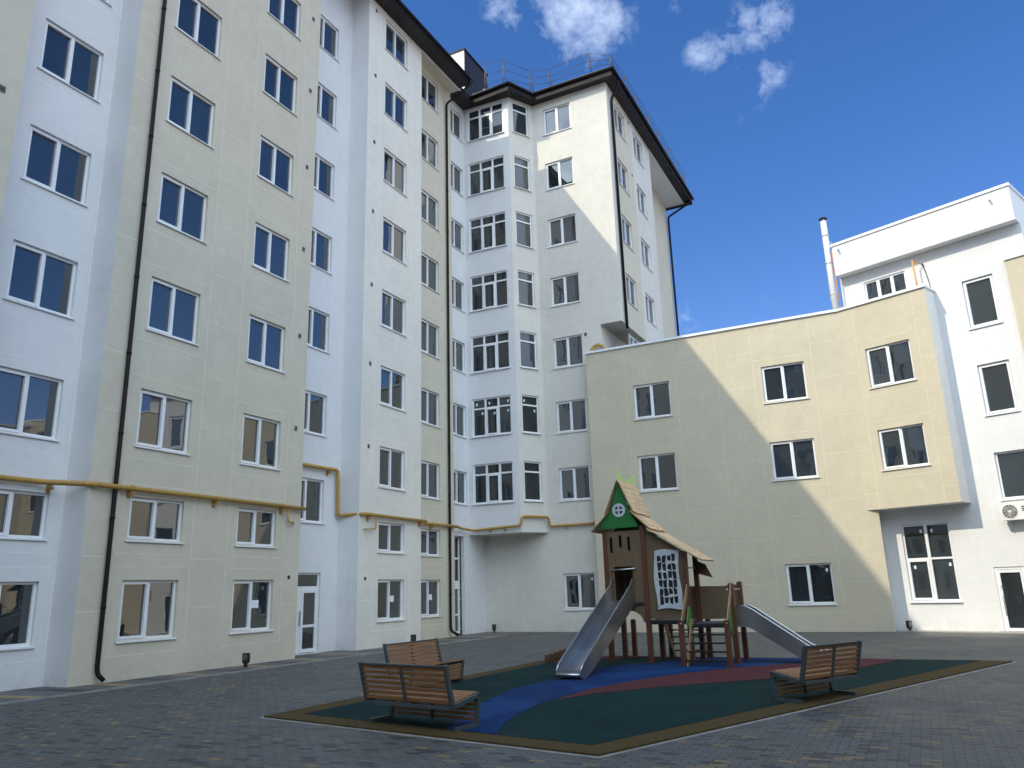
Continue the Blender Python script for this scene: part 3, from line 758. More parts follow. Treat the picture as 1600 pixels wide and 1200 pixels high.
    mb.face([(x1, y0, b0), (x1, y1, b0), (x1, y1, b1), (x1, y0, b1)], SIDB); mb.face([(x0, y1, b0), (x1, y1, b0), (x1, y1, b1), (x0, y1, b1)], SIDB); mb.face([(x0, y0, b0), (x0, y1, b0), (x0, y1, b1), (x0, y0, b1)], SIDB)
    mb.box((x0 - .04, y0 - .04, b1), (x1 + .05, y1 + .05, b1 + .1), BROWN)
    part(mb, 'roof_vent_box', B, 'tall sided ventilation box rising from the roof')
    mb = MB(); mb.tube([(-17.9, 33.0, 26.2), (-17.9, 33.0, 28.6)], .045, GALV, 8); part(mb, 'vent_pipe', B)
    # snow / safety railing
    mb = MB(); base = ZT + .6
    posts = [(-16.3, 30.2, 27.9), (-15.1, 29.9, 27.35), (-14.1, 30.9, 27.0), (-13.2, 31.2, 26.95), (-11.0, 31.1, 27.0), (-9.95, 31.2, 26.55), (-9.9, 33.2, 26.7), (-9.9, 35.15, 26.7), (-9.9, 37.1, 26.75), (-9.9, 39.0, 26.8), (-9.9, 41.0, 26.8), (-9.9, 42.8, 26.8), (-9.9, 44.5, 26.8)]
    posts = [(x, y, (z if i < 5 else z)) for i, (x, y, z) in enumerate(posts)]
    for i, (x, y, z) in enumerate(posts):
        mb.tube([(x, y, base - .2), (x, y, z)], .018, ROOM, 6)
        ox, oy = (0, -.42) if i < 6 else (.30, 0)
        mb.tube([(x + ox * -1.0, y + oy * -1.0, base - .1), (x, y, z)], .02, ROOM, 6)
    for f in (1.0, .62, .28):
        for p, q in zip(posts, posts[1:]):
            mb.tube([(p[0], p[1], base + (p[2] - base) * f), (q[0], q[1], base + (q[2] - base) * f)], .012, ROOM, 5)
    part(mb, 'roof_railing', B)
    # drainpipes
    for pts in ([(-10.24, 31.82, ZU - .25), (-10.24, 31.82, 24.6), (-9.86, 31.75, 25.2), (-9.80, 31.75, 25.4)], [(-11.3, 45.05, 11), (-11.3, 45.05, 24.4), (-9.95, 45.3, 25.15), (-9.82, 45.3, 25.4)]):
        mb = MB(); mb.tube(arc(pts, .15), .065, BROWN, 12); part(mb, 'drainpipe', B)
    return B
rear_block()

# ================================================================ LOW CREAM BUILDING (J + angled J2)
PJ = (-1.53, 30.8); PLX = (2.58, 30.15)
def cream_building():
    B = thing('cream_building', 'low cream building with five pairs of white windows and an angled overhanging end', 'building', (-6, 33, 0))
    fj = Facade(0, 30.8, 0); ZC = 11.68; X0, X1, XB = -11.9, -1.53, -1.15
    c1, c2 = (-9.86, -8.28), (-4.59, -2.99)
    holes = [(c[0], c[1], z, z + 1.45) for c in (c1, c2) for z in (5.49, 8.50)] + [(-4.53, -2.94, .96, 2.38)]
    mb = MB(); fj.sheet(mb, X0, X1, 0, ZC, holes, CREAMJ); fj.sheet(mb, X1, XB, 0, 4.14, [], CREAMJ)
    f2 = Facade(*PJ, -21); L2 = 3.15; ZB = 4.14
    h2 = [(.79, 2.36, 5.49, 6.92), (.79, 2.36, 8.49, 9.97)]
    f2.sheet(mb, 0, L2, ZB, ZC, h2, CREAMJ)
    mb.face([(X0, 30.8, 0), (X0, 31.36, 0), (X0, 31.36, ZC), (X0, 30.8, ZC)], CREAMJ)
    part(mb, 'wall', B, 'cream stucco walls')
    e = f2.p(L2, 0); back = e - f2.n * 1.25
    mb = MB()
    for z0, z1 in ((ZB, ZC),): mb.face([(e.x, e.y, z0), (back.x, back.y, z0), (back.x, back.y, z1), (e.x, e.y, z1)], WHITE)
    mb.face([(X1, 30.8, ZB), (e.x, e.y, ZB), (back.x, back.y, ZB), (-1.15, 32.2, ZB)], WHITE)
    mb.face([(XB, 30.8, 0), (XB, 31.62, 0), (XB, 31.62, ZB), (XB, 30.8, ZB)], WHITE)
    part(mb, 'wall', B, 'white return walls and underside of the overhanging end')
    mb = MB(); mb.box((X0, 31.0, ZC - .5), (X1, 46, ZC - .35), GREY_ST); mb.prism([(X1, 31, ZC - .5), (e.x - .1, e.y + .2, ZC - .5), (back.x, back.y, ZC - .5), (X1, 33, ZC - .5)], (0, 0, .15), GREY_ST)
    mb.box((X0, 45.8, 0), (X1 - 1, 46, ZC), CREAMJ)
    part(mb, 'roof', B)
    mb = MB(); mb.box((X0 - .03, 30.74, ZC), (X1 + .012, 31.1, ZC + .10), CAP); f2.box(mb, 0.0, L2 + .05, ZC + .001, ZC + .101, -.3, .06, CAP); f2.box(mb, L2 - .25, L2 + .051, ZC + .003, ZC + .099, -1.2, -.3, CAP)
    part(mb, 'coping', B)
    mb = MB(); segs = []
    edges = [X0]
    for a, b in (c1, c2):
        for q in (a - .3, b + .3): segs.append((q, q, .9, ZC - .05))
        for z in (5.49, 8.50): segs += [(a - .3, b + .3, z - .28, z - .28), (a - .3, b + .3, z + 1.73, z + 1.73)]
    for z in (1.7, 3.3, 4.6, 6.3, 7.7, 9.2, 10.6):
        segs += [(X0 + .05, c1[0] - .32, z, z), (c1[1] + .32, c2[0] - .32, z, z), (c2[1] + .32, X1, z, z)]
    segs += [(-4.89, -2.64, .66, .66), (-4.89, -2.64, 2.68, 2.68), (-4.89, -2.64, 4.1, 4.1), (-6.3, -6.3, .7, ZC - .05)]
    fj.joints(mb, segs, CREAMJ_J)
    segs = [(.49, .49, ZB + .1, ZC - .05), (2.66, 2.66, ZB + .1, ZC - .05)]
    for z in (5.49, 8.49): segs += [(.49, 2.66, z - .28, z - .28), (.49, 2.66, z + 1.76, z + 1.76)]
    for z in (4.7, 6.3, 7.7, 9.2, 10.6): segs += [(0.02, .47, z, z), (2.68, L2, z, z)]
    f2.joints(mb, segs, CREAMJ_J)
    part(mb, 'render_joints', B)
    for h in holes[:-1]: put_window(fj, B, *h, 'two')
    put_window(fj, B, *holes[-1], 'two', stickers=(1,))
    for h in h2: put_window(f2, B, *h, 'two')
    return B
cream_building()

# ================================================================ WHITE BUILDING
def white_building():
    B = thing('white_building', 'white building on the right with a projecting parapet and tall shop window', 'building', (4, 33, 0))
    F = Facade(*PLX, -21); S0, S1, ZW = -4.2, 2.10, 13.27
    tall = (-3.34, -1.75, .97, 3.58); dr = (-.60, .26, .03, 2.02); w1, w2, w3 = (.02, 1.42, 4.16, 5.70), (.01, .98, 6.98, 8.72), (.02, .99, 10.04, 11.79); st = (-3.31, -1.77, 11.95, 12.83)
    mb = MB(); F.sheet(mb, S0, S1, 0, ZW, [tall, dr, w1, w2, w3, st], WHITE)
    for q in (S0, S1): mb.face([F.p(q, 0), F.p(q, 0, -9), F.p(q, ZW, -9), F.p(q, ZW)], WHITE)
    mb.face([F.p(S0, 0, -9), F.p(9, 0, -9), F.p(9, ZW, -9), F.p(S0, ZW, -9)], WHITE)
    F.sheet(mb, S1, 9, 0, 12.0, [], WHITE)
    part(mb, 'wall', B)
    mb = MB(); F.box(mb, -4.16, 2.07, 13.28, 14.52, -9, .40, WHITE); part(mb, 'parapet', B, 'deep white parapet box projecting over the wall')
    mb = MB(); F.box(mb, -4.20, 2.11, 14.521, 14.62, -9.04, .44, CAP); part(mb, 'coping', B)
    NW = [(a, a + 1.5, z, z + 1.5) for a in (3.4, 6.4) for z in (.9, 3.9, 7.0, 9.9)]
    FN = Facade(F.p(0, 0, .14).x, F.p(0, 0, .14).y, -21); mb = MB(); FN.sheet(mb, 1.47, 9, 0, 12.05, NW, CREAMJ, .12); mb.face([F.p(1.47, 0), F.p(1.47, 0, .14), F.p(1.47, 12.05, .14), F.p(1.47, 12.05)], CREAMJ); part(mb, 'wall', B, 'cream stucco section at the right edge')
    for h in NW: put_window(FN, B, *h, 'two', back=.1)
    mb = MB(); F.box(mb, 1.43, 9, 12.051, 12.14, -.2, .19, CAP); part(mb, 'coping', B)
    mb = MB(); segs = [(-.33, -.33, 3.7, 12.6), (-.6, -.6, 8.3, 12.6), (1.27, 1.27, 6.2, 12.6)]
    for z0, z1 in ((4.16, 5.7), (6.98, 8.72), (10.04, 11.79)): segs += [(-.33, 1.27, z0 - .3, z0 - .3), (-.33, 1.27, z1 + .28, z1 + .28)]
    for z in (3.05, 6.2, 9.3, 12.2): segs += [(-1.55, -.33, z, z)]
    segs += [(-1.5, -.9, 1.75, 1.75), (-3.6, -1.5, .72, .72), (-.9, 1.2, 2.35, 2.35)]
    F.joints(mb, segs, WHITE_J, .018); part(mb, 'render_joints', B)
    put_window(F, B, *tall, 'tall', GLASS2, stickers=(0, 1, 2, 3), back=.1)
    put_window(F, B, *w1, 'plain1'); put_window(F, B, *w2, 'one'); put_window(F, B, *w3, 'one'); put_window(F, B, *st, 'strip3', sill=False, back=.08)
    # glass entrance door
    fr = MB(); bx = lambda *q: F.box(fr, *q, PVC)
    bx(-.60, -.52, .03, 2.02, -.12, -.03); bx(.18, .26, .03, 2.02, -.12, -.03); bx(-.52, .18, 1.94, 2.02, -.12, -.03)
    o = part(fr, 'glass_door', B)
    def sub(name, boxes, mat):
        m = MB()
        for q in boxes: F.box(m, *q, mat)
        return m.build(name, o)
    sub('door_leaf', [(-.515, -.46, .04, 1.93, -.1, -.02), (.12, .175, .04, 1.93, -.1, -.02), (-.46, .12, .04, .13, -.1, -.02), (-.46, .12, 1.84, 1.93, -.1, -.02)], PVC)
    sub('pane', [(-.46, .12, .13, 1.84, -.07, -.06)], GLASS2)
    m = MB(); m.tube([F.p(-.46, .5, .04), F.p(-.46, 1.45, .04)], .013, STEEL, 8)
    for z in (.55, 1.4): m.tube([F.p(-.46, z, .04), F.p(-.46, z, -.03)], .01, STEEL, 6)
    m.build('handle', o)
    sub('threshold', [(-.7, .9, .02, .035, -.1, .5)], CONC)
    return B
white_building()
FL = Facade(*PLX, -21)

# ================================================================ surrounding blocks outside the frame (side wing; tower added for ground shade, rear wing added for dark reflections)
def reflected_wing():
    B = thing('reflected_wing', 'unseen grey three storey wing added behind the camera to darken window reflections', 'building', (6, -18, 0))  # added out of view so the facing windows reflect something dark
    F = Facade(22, -15, 180); hs = [(s, s + 1.6, z, z + 1.45) for s in (2, 6, 10, 14, 18, 22, 26) for z in (.9, 4.1, 7.4, 10.2)]
    mb = MB(); F.sheet(mb, 0, 30, 0, 13.2, hs, CREAM)
    for q in (0, 30): mb.face([F.p(q, 0), F.p(q, 0, -10), F.p(q, 13.2, -10), F.p(q, 13.2)], CREAM)
    part(mb, 'wall', B); mb = MB(); F.box(mb, -.2, 30.2, 13.201, 13.5, -10, .3, BROWN); part(mb, 'roof', B)
    for h in hs: put_window(F, B, *h, 'two')
reflected_wing()
def unseen_blocks():
    B = thing('shade_tower', 'unseen tall grey tower added behind the courtyard to the left to shade its ground', 'building', (-26, -12, 0))  # unseen block added so the courtyard ground falls in shade
    a = Vector((-40, -3.9, 0)); u = Vector((.932, -.362, 0)); n = Vector((-.362, -.932, 0)); L, D, HH = 36, 14, 43.9
    P = [a, a + u * L, a + u * L + n * D, a + n * D]
    mb = MB(); mb.prism(P, (0, 0, HH), GREY_ST); part(mb, 'wall', B)
    az = math.degrees(math.atan2(-u.y, -u.x)); F = Facade(P[1].x, P[1].y, az)
    for fl in range(1, 14):
        for k in range(6):
            s = 2.0 + k * 4.6
            m = MB(); F.box(m, s, s + 1.6, fl * 3.1, fl * 3.1 + 1.5, .002, .05, PVC); w = part(m, 'window', B)
            m = MB(); F.box(m, s + .08, s + .76, fl * 3.1 + .08, fl * 3.1 + 1.42, .051, .06, GLASS); F.box(m, s + .84, s + 1.52, fl * 3.1 + .08, fl * 3.1 + 1.42, .051, .06, GLASS); m.build('pane', w)
    mb = MB(); mb.prism([p + Vector((0, 0, HH)) for p in P], (0, 0, .3), BROWN); part(mb, 'roof', B)
    B2 = thing('side_wing', 'three storey cream wing facing the courtyard on the right', 'building', (12, 8, 0))
    F = Facade(10.2, 27.5, -90); hs = [(s, s + 1.6, z, z + 1.45) for s in (2.2, 6.2, 10.2, 14.2, 18.2, 22.2, 26.2) for z in (.9, 4.1, 7.6)]
    mb = MB(); F.sheet(mb, 0, 16, 0, 11.7, hs, CREAM); part(mb, 'wall', B2)
    mb = MB(); F.sheet(mb, 16, 32, 0, 11.7, hs, PALE); mb.face([F.p(32, 0), F.p(32, 0, -9), F.p(32, 11.7, -9), F.p(32, 11.7)], PALE); mb.face([F.p(0, 0), F.p(0, 0, -9), F.p(0, 11.7, -9), F.p(0, 11.7)], CREAM); part(mb, 'wall', B2)
    mb = MB(); F.box(mb, -.1, 32.1, 11.701, 11.85, -9, .08, CAP); part(mb, 'roof', B2)
    for h in hs: put_window(F, B2, *h, 'two')
unseen_blocks()

# ================================================================ SERVICES ON THE WALLS
def gas_pipe():
    T = thing('gas_pipe', 'ochre yellow gas pipe running along the apartment walls above the ground floor windows', 'pipe', (-16.5, 10, 4.3))
    r = .062
    def pipe(name, pts, rr=r, rad=.13):
        mb = MB(); mb.tube(arc(pts, rad, 5), rr, YPIPE, 12); return part(mb, name, T)
    xa, xr, xc, yg = XA + .12, XR + .12, XC + .12, 31.35 - .12
    pipe('main_pipe', [(xr, -2, 4.40), (xr, 10.75, 4.40), (xa, 11.45, 4.35), (xa, 18.42, 4.32)])
    pipe('main_pipe', [(xr, 18.5, 5.86), (xr, 20.92, 5.88), (xr, 20.98, 4.38), (xr + .02, 21.12, 4.36), (xa, 21.30, 4.38), (xa, 25.1, 4.35)])
    e0, e1 = Vector((-17.47, 29.97, 0)), Vector((-14.98, 30.08, 0)); f1 = Vector((-14.27, 31.35, 0))
    pipe('main_pipe', [(xc, 25.05, 4.37), (xc, 28.36, 4.37)], r * .95)
    pipe('main_pipe', [(xc, 28.4, 4.36), (-17.3, 29.0, 4.36), (-17.2, 29.86, 4.30), (-15.15, 29.95, 4.38), (-14.93, 29.95, 4.40), (-14.89, 30.05, 4.78), (-14.20, 31.18, 4.78), (-14.14, 31.24, 4.38), (-12.0, yg, 4.38)], r * .9)
    pipe('riser_pipe', [(-11.97, yg, 4.38), (-11.97, yg, 6.55), (-11.97, yg + .1, 6.56)], .028, .04)
    pipe('branch_pipe', [(xa, 17.72, 4.3), (xa, 17.72, 3.89), (xa, 18.0, 3.88), (XA, 18.05, 3.88)], .022, .05)
    pipe('branch_pipe', [(xa, 22.0, 4.35), (xa, 22.0, 3.92), (xa, 21.5, 3.88), (XA, 21.46, 3.88)], .022, .05)
    pipe('main_pipe', [(-11.75, 31.1, 11.5), (-11.75, 31.15, 12.0), (-11.45, 31.2, 12.2), (-11.15, 31.25, 12.0), (-11.1, 31.25, 11.5)], .075, .15)
    for x, y, z in ((xa, 12.42, 4.35), (xr, 10.98, 4.40), (xa, 17.5, 4.32), (xa, 21.64, 4.37), (xa, 24.8, 4.35), (xr, 20.5, 5.87), (xc, 26.4, 4.36), (xa, 15.0, 4.33), (xr, 9.2, 4.4)):
        mb = MB(); w = {xa: XA, xr: XR, xc: XC}[x]
        mb.box((w, y - .03, z - .15), (x + .07, y + .03, z - .10), YPIPE); mb.box((w, y - .05, z - .22), (w + .02, y + .05, z - .02), YPIPE)
        mb.tube([(x, y - .02, z), (x, y + .02, z)], .076, YPIPE, 12); part(mb, 'bracket', T)
    for x, z in ((-16.4, 4.33), (-15.7, 4.36), (-13.4, 4.38)):
        mb = MB(); y = 29.92 if x < -15 else yg
        mb.box((x - .03, y, z - .14), (x + .03, y + .12, z - .09), YPIPE); mb.tube([(x - .02, y, z), (x + .02, y, z)], .07, YPIPE, 12); part(mb, 'bracket', T)
gas_pipe()

def spotlight(x, y, ang, label, cat='garden light'):
    T = thing('ground_spotlight', label, cat, (x, y, 0), ang, 'black spotlights standing at the foot of the walls')
    mb = MB(); mb.box((-.035, -.035, 0), (.035, .035, .10), BLACK); part2(mb, 'stem', T)
    mb = MB(); mb.prism([(-.055, -.05, .09), (.055, -.05, .09), (.085, -.05, .15), (.085, -.05, .33), (.07, -.05, .35), (-.07, -.05, .35), (-.085, -.05, .33), (-.085, -.05, .15)], (0, .11, 0), BLACK); o = part2(mb, 'lamp_housing', T)
    mb = MB(); mb.box((-.065, -.052, .16), (.065, -.0501, .32), GLASS); mb.build('lens', o)
def part2(mb, name, parent, label=None):
    o = mb.build(name, parent)
    if label: o['label'] = label
    return o
spotlight(-16.10, 15.95, 0.3, 'black spotlight nearest the camera, below the paper notice window of the cream wall')
spotlight(-16.15, 23.75, 0.3, 'black spotlight partly behind the facing bench, against the pale wall')
spotlight(-16.75, 30.75, 0.3, 'black spotlight under the glazed bay, beside the corner entrance')
spotlight(-.72, 31.05, 0.9, 'black spotlight at the foot of the white wall left of the tall shop window')

def ac_unit():
    T = thing('air_conditioner', 'outdoor air conditioner unit mounted under the first floor window of the white wall', 'air conditioner')
    mb = MB(); FL.box(mb, .0, .80, 3.46, 4.00, .10, .38, ACW); o = part(mb, 'housing', T)
    c = FL.p(.28, 3.73, .385); a = FL.u; z = Vector((0, 0, 1))
    def circ(r, d=0, n=28): return [c + FL.n * d + a * (r * math.cos(2 * math.pi * k / n)) + z * (r * math.sin(2 * math.pi * k / n)) for k in range(n + 1)]
    mb = MB(); mb.face(circ(.215, -.004)[:-1], BLACK); part(mb, 'fan_opening', T)
    mb = MB()
    for r in (.215, .18, .145, .11, .075): mb.tube(circ(r, .012), .0045, ACW, 5, cap=False)
    for k in range(12):
        t = 2 * math.pi * k / 12; mb.tube([c + FL.n * .012 + (a * math.cos(t) + z * math.sin(t)) * .05, c + FL.n * .012 + (a * math.cos(t) + z * math.sin(t)) * .215], .004, ACW, 5)
    mb.prism(circ(.045, .0)[:-1], FL.n * .02, ACW); part(mb, 'fan_guard', T)
    mb = MB()
    for k in range(3):
        t = 2 * math.pi * k / 3; d1 = a * math.cos(t) + z * math.sin(t); d2 = a * math.cos(t + .7) + z * math.sin(t + .7)
        mb.face([c + d1 * .04, c + d1 * .19, c + d2 * .19, c + d2 * .04], DARKGREY)
    part(mb, 'fan_blades', T)
    mb = MB()
    for k in range(3): FL.box(mb, .62, .76, 3.84 - k * .06, 3.87 - k * .06, .381, .387, BLACK)
    part(mb, 'side_grille', T)
    mb = MB()
    for s in (.12, .68): FL.box(mb, s - .02, s + .02, 3.40, 3.46, 0, .36, ACW); FL.box(mb, s - .02, s + .02, 3.18, 3.46, .0, .03, ACW)
    part(mb, 'bracket', T)
ac_unit()

def flue():
    x, y = -1.63, 31.45
    T = thing('flue_pipe', 'white steel flue pipe with a dark cap standing at the end of the white parapet', 'chimney pipe', (x, y, 11.3))
    mb = MB(); mb.tube([(x, y, 11.3), (x, y, 12.35), (x, y, 12.37), (x, y, 15.75)], [.11, .11, .125, .115], GALVW, 16); part(mb, 'pipe', T)
    mb = MB()
    for z in (12.6, 13.9, 15.1): mb.tube([(x, y, z), (x, y, z + .05)], .135, GALV, 16)
    part(mb, 'clamp', T)
    mb = MB(); mb.tube([(x, y, 15.75), (x, y, 15.86)], .06, GALV, 10); mb.tube([(x, y, 15.86), (x, y, 15.93)], [.17, .06], BLACK, 16); part(mb, 'cap', T)
    mb = MB(); mb.tube([(x, y, 15.0), (x + .5, y + .1, 14.4)], .012, GALV, 5); mb.tube([(x, y, 15.05), (x - .25, y + .2, 14.75)], .012, GALV, 5); part(mb, 'stay_wire', T)
    T = thing('orange_gas_riser', 'thin orange gas riser beside the flue pipe on the flat roof', 'pipe', (x + .16, y + .05, 11.3))
    mb = MB(); mb.tube([(x + .17, y - .1, 11.3), (x + .17, y - .1, 14.4)], .022, ORANGE, 8); part(mb, 'riser', T)
    T = thing('orange_pipe_bracket', 'orange upright pipe with a slanting stay on the roof edge below the parapet', 'pipe', (1.22, 30.35, 11.5))
    mb = MB(); mb.tube([(1.24, 30.3, 11.5), (1.21, 30.3, 12.98)], .028, ORANGE, 8); mb.tube([(1.21, 30.3, 12.96), (1.52, 30.5, 12.82)], .016, ORANGE, 6); part(mb, 'upright', T)
    mb = MB(); mb.tube(arc([(1.52, 30.5, 12.82), (1.6, 30.5, 12.4), (1.66, 30.5, 11.9), (1.66, 30.5, 11.6)], .2), .014, BLACK, 6); mb.tube([(1.50, 30.5, 12.86), (1.54, 30.5, 12.78)], .03, BLACK, 8); part(mb, 'cable', T)
GALVW = plain('white_flue_steel', (.72, .71, .70), .4, .1, var=.06)
flue()
def camera_fix(s, z, label):
    T = thing('security_camera', label, 'security camera', FL.p(s, z, .40))
    mb = MB(); p = FL.p(s, z, .40); mb.box((p.x - .03, p.y - .02, p.z - .03), (p.x + .03, p.y + .04, p.z + .03), DARKGREY); part(mb, 'mount', T)
    mb = MB(); mb.tube([p + FL.n * .03, p + FL.n * .16 + Vector((.02, 0, -.08))], .032, ACW, 10); part(mb, 'camera_body', T)
camera_fix(-3.92, 14.33, 'small security camera on the left end of the white parapet near the flue')
camera_fix(1.45, 14.25, 'small security camera near the right end of the white parapet')

# ================================================================ BENCHES
def bench_local(T, Wd=1.57):
    """local: x along the bench, y towards the sitter's knees, z up; front leg foot line at y=0"""
    prof = [(-.40, .020), (0.0, .020), (.045, .385), (-.47, .295), (-.60, .785)]
    for i, x in enumerate((0, Wd)):
        mb = MB()
        w = .05
        for a, b in zip(prof, prof[1:]):
            da = Vector((0, b[0] - a[0], b[1] - a[1])).normalized() * .024
            mb.bar(Vector((x, a[0], a[1])) - da, Vector((x, b[0], b[1])) + da, .055, .048 if a[1] != b[1] else .04, FRAMEG, (1, 0, 0))
        part2(mb, 'side_frame', T)
    def bars(name, ya, za, yb, zb, n, thick=.03, gap=.018, off=(0, 0)):
        d = Vector((0, yb - ya, zb - za)); L = d.length; d.normalize(); w = (L - gap * (n - 1)) / n
        for k in range(n):
            c = Vector((0, ya, za)) + d * (w / 2 + k * (w + gap)) + Vector((0, off[0], off[1]))
            mb = MB(); mb.bar((.028, c.y, c.z), (Wd - .028, c.y, c.z), w if abs(d.y) > abs(d.z) else thick, thick if abs(d.y) > abs(d.z) else w, SLAT, (0, -d.z, d.y) if abs(d.y) > abs(d.z) else tuple(d))
            part2(mb, name, T)
    bars('seat_slat', -.43, .325, .05, .410, 6, .03, .016)
    bars('back_slat', -.490, .335, -.598, .775, 7, .028, .024)
    bars('lower_slat', .012, .07, .04, .34, 5, .028, .018)
    mb = MB(); x = Wd / 2
    mb.bar((x, -.512, .31), (x, -.618, .76), .045, .02, FRAMEG, (1, 0, 0)); mb.bar((x, -.45, .275), (x, .02, .36), .045, .03, FRAMEG, (1, 0, 0)); mb.bar((x, -.012, .04), (x, .02, .38), .045, .02, FRAMEG, (1, 0, 0))
    part2(mb, 'centre_rib', T)
    mb = MB(); mb.bar((.02, -.605, .79), (Wd - .02, -.605, .79), .05, .022, FRAMEG); mb.bar((.02, -.50, .280), (Wd - .02, -.50, .280), .045, .04, FRAMEG); part2(mb, 'cross_rail', T)
def bench(x, y, ang, label, Wd=1.57):
    T = thing('bench', label, 'bench', (x, y, .034), ang, 'slatted timber benches round the playground surface')
    bench_local(T, Wd); return T
bench(-7.03, 9.80, math.atan2(-.27, 1.55), 'nearest slatted timber bench, seen from behind at the front left of the rubber surface')
bench(-8.42, 14.04, R(-94), 'slatted timber bench behind the nearest one, its backrest slats facing the camera', 1.60)
bench(-2.22, 12.86, math.atan2(1.20, .68), 'slatted timber bench on the right, seen from behind in front of the low slide', 1.32)

# ================================================================ PLAYGROUND
def playground():
    T = thing('play_house', 'timber play house tower with a green gable, shingled roof and two steel slides', 'playground', (-5.6, 18.9, 0))
    X = [-6.86, -5.90, -4.93, -3.93]; Y0, Y1, Y2 = 18.40, 19.36, 20.1
    def P(mb, name, lab=None): return part(mb, name, T, lab)
    def post(x, y, z1, z0=.0, w=.11, mat=POSTW):
        mb = MB(); mb.box((x - w / 2, y - w / 2, z0), (x + w / 2, y + w / 2, z1), mat)
        c = .018; mb.box((x - w / 2 + c, y - w / 2 + c, z1), (x + w / 2 - c, y + w / 2 - c, z1 + .012), BLACK)
        o = P(mb, 'post')
        m = MB()
        for z in (.09, .17):
            m.tube([(x - .02, y - w / 2 - .006, z), (x - .02, y - w / 2 + .004, z)], .012, BLACK, 8)
        m.build('bolt', o)
    for x, y, z in ((X[0], Y0, 3.12), (X[1], Y0, 3.16), (X[0], Y1, 3.12), (X[1], Y1, 3.16), (X[2], Y0, 2.50), (X[2], Y1, 2.50), (X[3], Y0, 1.75), (X[3], Y1, 1.78)): post(x, y, z)
    post(X[0], Y2, .92); post(X[1] , Y2, .92)
    post(X[2], 17.66, .98, w=.11); post(X[3], 17.66, .98, w=.11)
    # decks
    for x0, x1, z in ((X[0], X[1], 1.40), (X[1], X[2], .98), (X[2], X[3], .90)):
        mb = MB(); mb.box((x0 + .05, Y0 - .03, z - .07), (x1 - .05, Y1 + .03, z), FRAMEG); P(mb, 'deck')
        mb = MB(); mb.box((x0 - .02, Y0 - .05, z - .10), (x1 + .02, Y0 - .051 + .03, z - .02), BLACK); mb.box((x0, Y1 + .02, z - .1), (x1, Y1 + .05, z - .02), BLACK); P(mb, 'deck_beam')
    # front wall of the tower with slots and slide opening
    F = Facade(0, Y0 - .02, 0)
    def plate(Fc, s0, s1, z0, z1, holes, mat, t=.019, d=0.0, name='wall_panel', lab=None):
        mb = MB(); S = sorted({s0, s1, *[v for h in holes for v in h[:2]]}); Z = sorted({z0, z1, *[v for h in holes for v in h[2:]]})
        for a, b in zip(S, S[1:]):
            run = None
            for c, e in zip(Z, Z[1:]):
                inside = any(h[0] < (a + b) / 2 < h[1] and h[2] < (c + e) / 2 < h[3] for h in holes)
                if inside:
                    if run: Fc.box(mb, a, b, run[0], run[1], d, d + t, mat); run = None
                else: run = (run[0] if run else c, e)
            if run: Fc.box(mb, a, b, run[0], run[1], d, d + t, mat)
        return P(mb, name, lab)
    plate(F, X[0] + .05, X[1] - .05, 1.30, 3.06, [(-6.74, -6.67, 2.55, 2.92), (-6.50, -6.43, 2.66, 2.96), (-6.29, -6.22, 2.58, 2.92), (-6.66, -6.20, 1.42, 2.22)], HDPE)
    mb = MB(); xa_, xb_ = X[0] + .05, X[1] - .05; cxm = (xa_ + xb_) / 2; hw = (xb_ - xa_) / 2 - .06; y = Y0 - .039
    mb.prism([(xa_, y, 1.2999), (xa_, y, .93)] + [(cxm - hw * math.cos(math.pi * k / 14), y, .93 + .27 * math.sin(math.pi * k / 14)) for k in range(15)] + [(xb_, y, .93), (xb_, y, 1.2999)], (0, .019, 0), HDPE); P(mb, 'wall_panel', 'lower front panel with an arched edge')
    # bay two front wall with sloping top
    mb = MB(); y = Y0 - .005
    mb.prism([(X[1] + .05, y, 1.0), (X[2] - .0, y, 1.0), (X[2] - .0, y, 2.50), (X[1] + .05, y, 3.09)], (0, .019, 0), HDPE); P(mb, 'wall_panel')
    mb = MB(); y = Y1
    mb.prism([(X[0] + .05, y, 1.4), (X[1] - .05, y, 1.4), (X[1] - .05, y, 3.05), (X[0] + .05, y, 3.05)], (0, .019, 0), HDPE); P(mb, 'wall_panel')
    mb = MB(); mb.box((X[0] - .01, Y0, 1.4), (X[0] + .009, Y1, 3.05), HDPE); P(mb, 'wall_panel')
    mb = MB(); mb.prism([(-5.35, Y1, .95), (X[3] + .05, Y1, .95), (X[3] + .05, Y1, 1.70), (-4.1, Y1, 1.74), (-4.3, Y1, 1.70), (-5.35, Y1, 1.72)], (0, .019, 0), HDPE); P(mb, 'railing_panel')
    mb = MB(); mb.box((X[1] - .02, Y0 + .05, 1.0), (X[1], Y1 - .05, 1.4), HDPE); P(mb, 'wall_panel')
    # white lattice panel with irregular openings
    rnd = random.Random(4); nx, nz = 4, 6; x0, x1, z0, z1 = -5.66, -5.06, 1.22, 2.56
    gx = [x0, x0 + .09]; cw = (x1 - x0 - .14) / nx
    for k in range(nx): gx += [x0 + .09 + cw * (k + 1) - .035, x0 + .09 + cw * (k + 1)]
    gx = gx[:-1] + [x1 - .09, x1] if False else [x0] + [v for k in range(nx) for v in (x0 + .07 + cw * k + .010, x0 + .07 + cw * (k + 1) - .010)] + [x1]
    ch = (z1 - z0 - .2) / nz; gz = [z0] + [v for k in range(nz) for v in (z0 + .1 + ch * k + .016, z0 + .1 + ch * (k + 1) - .016)] + [z1]
    V = {}
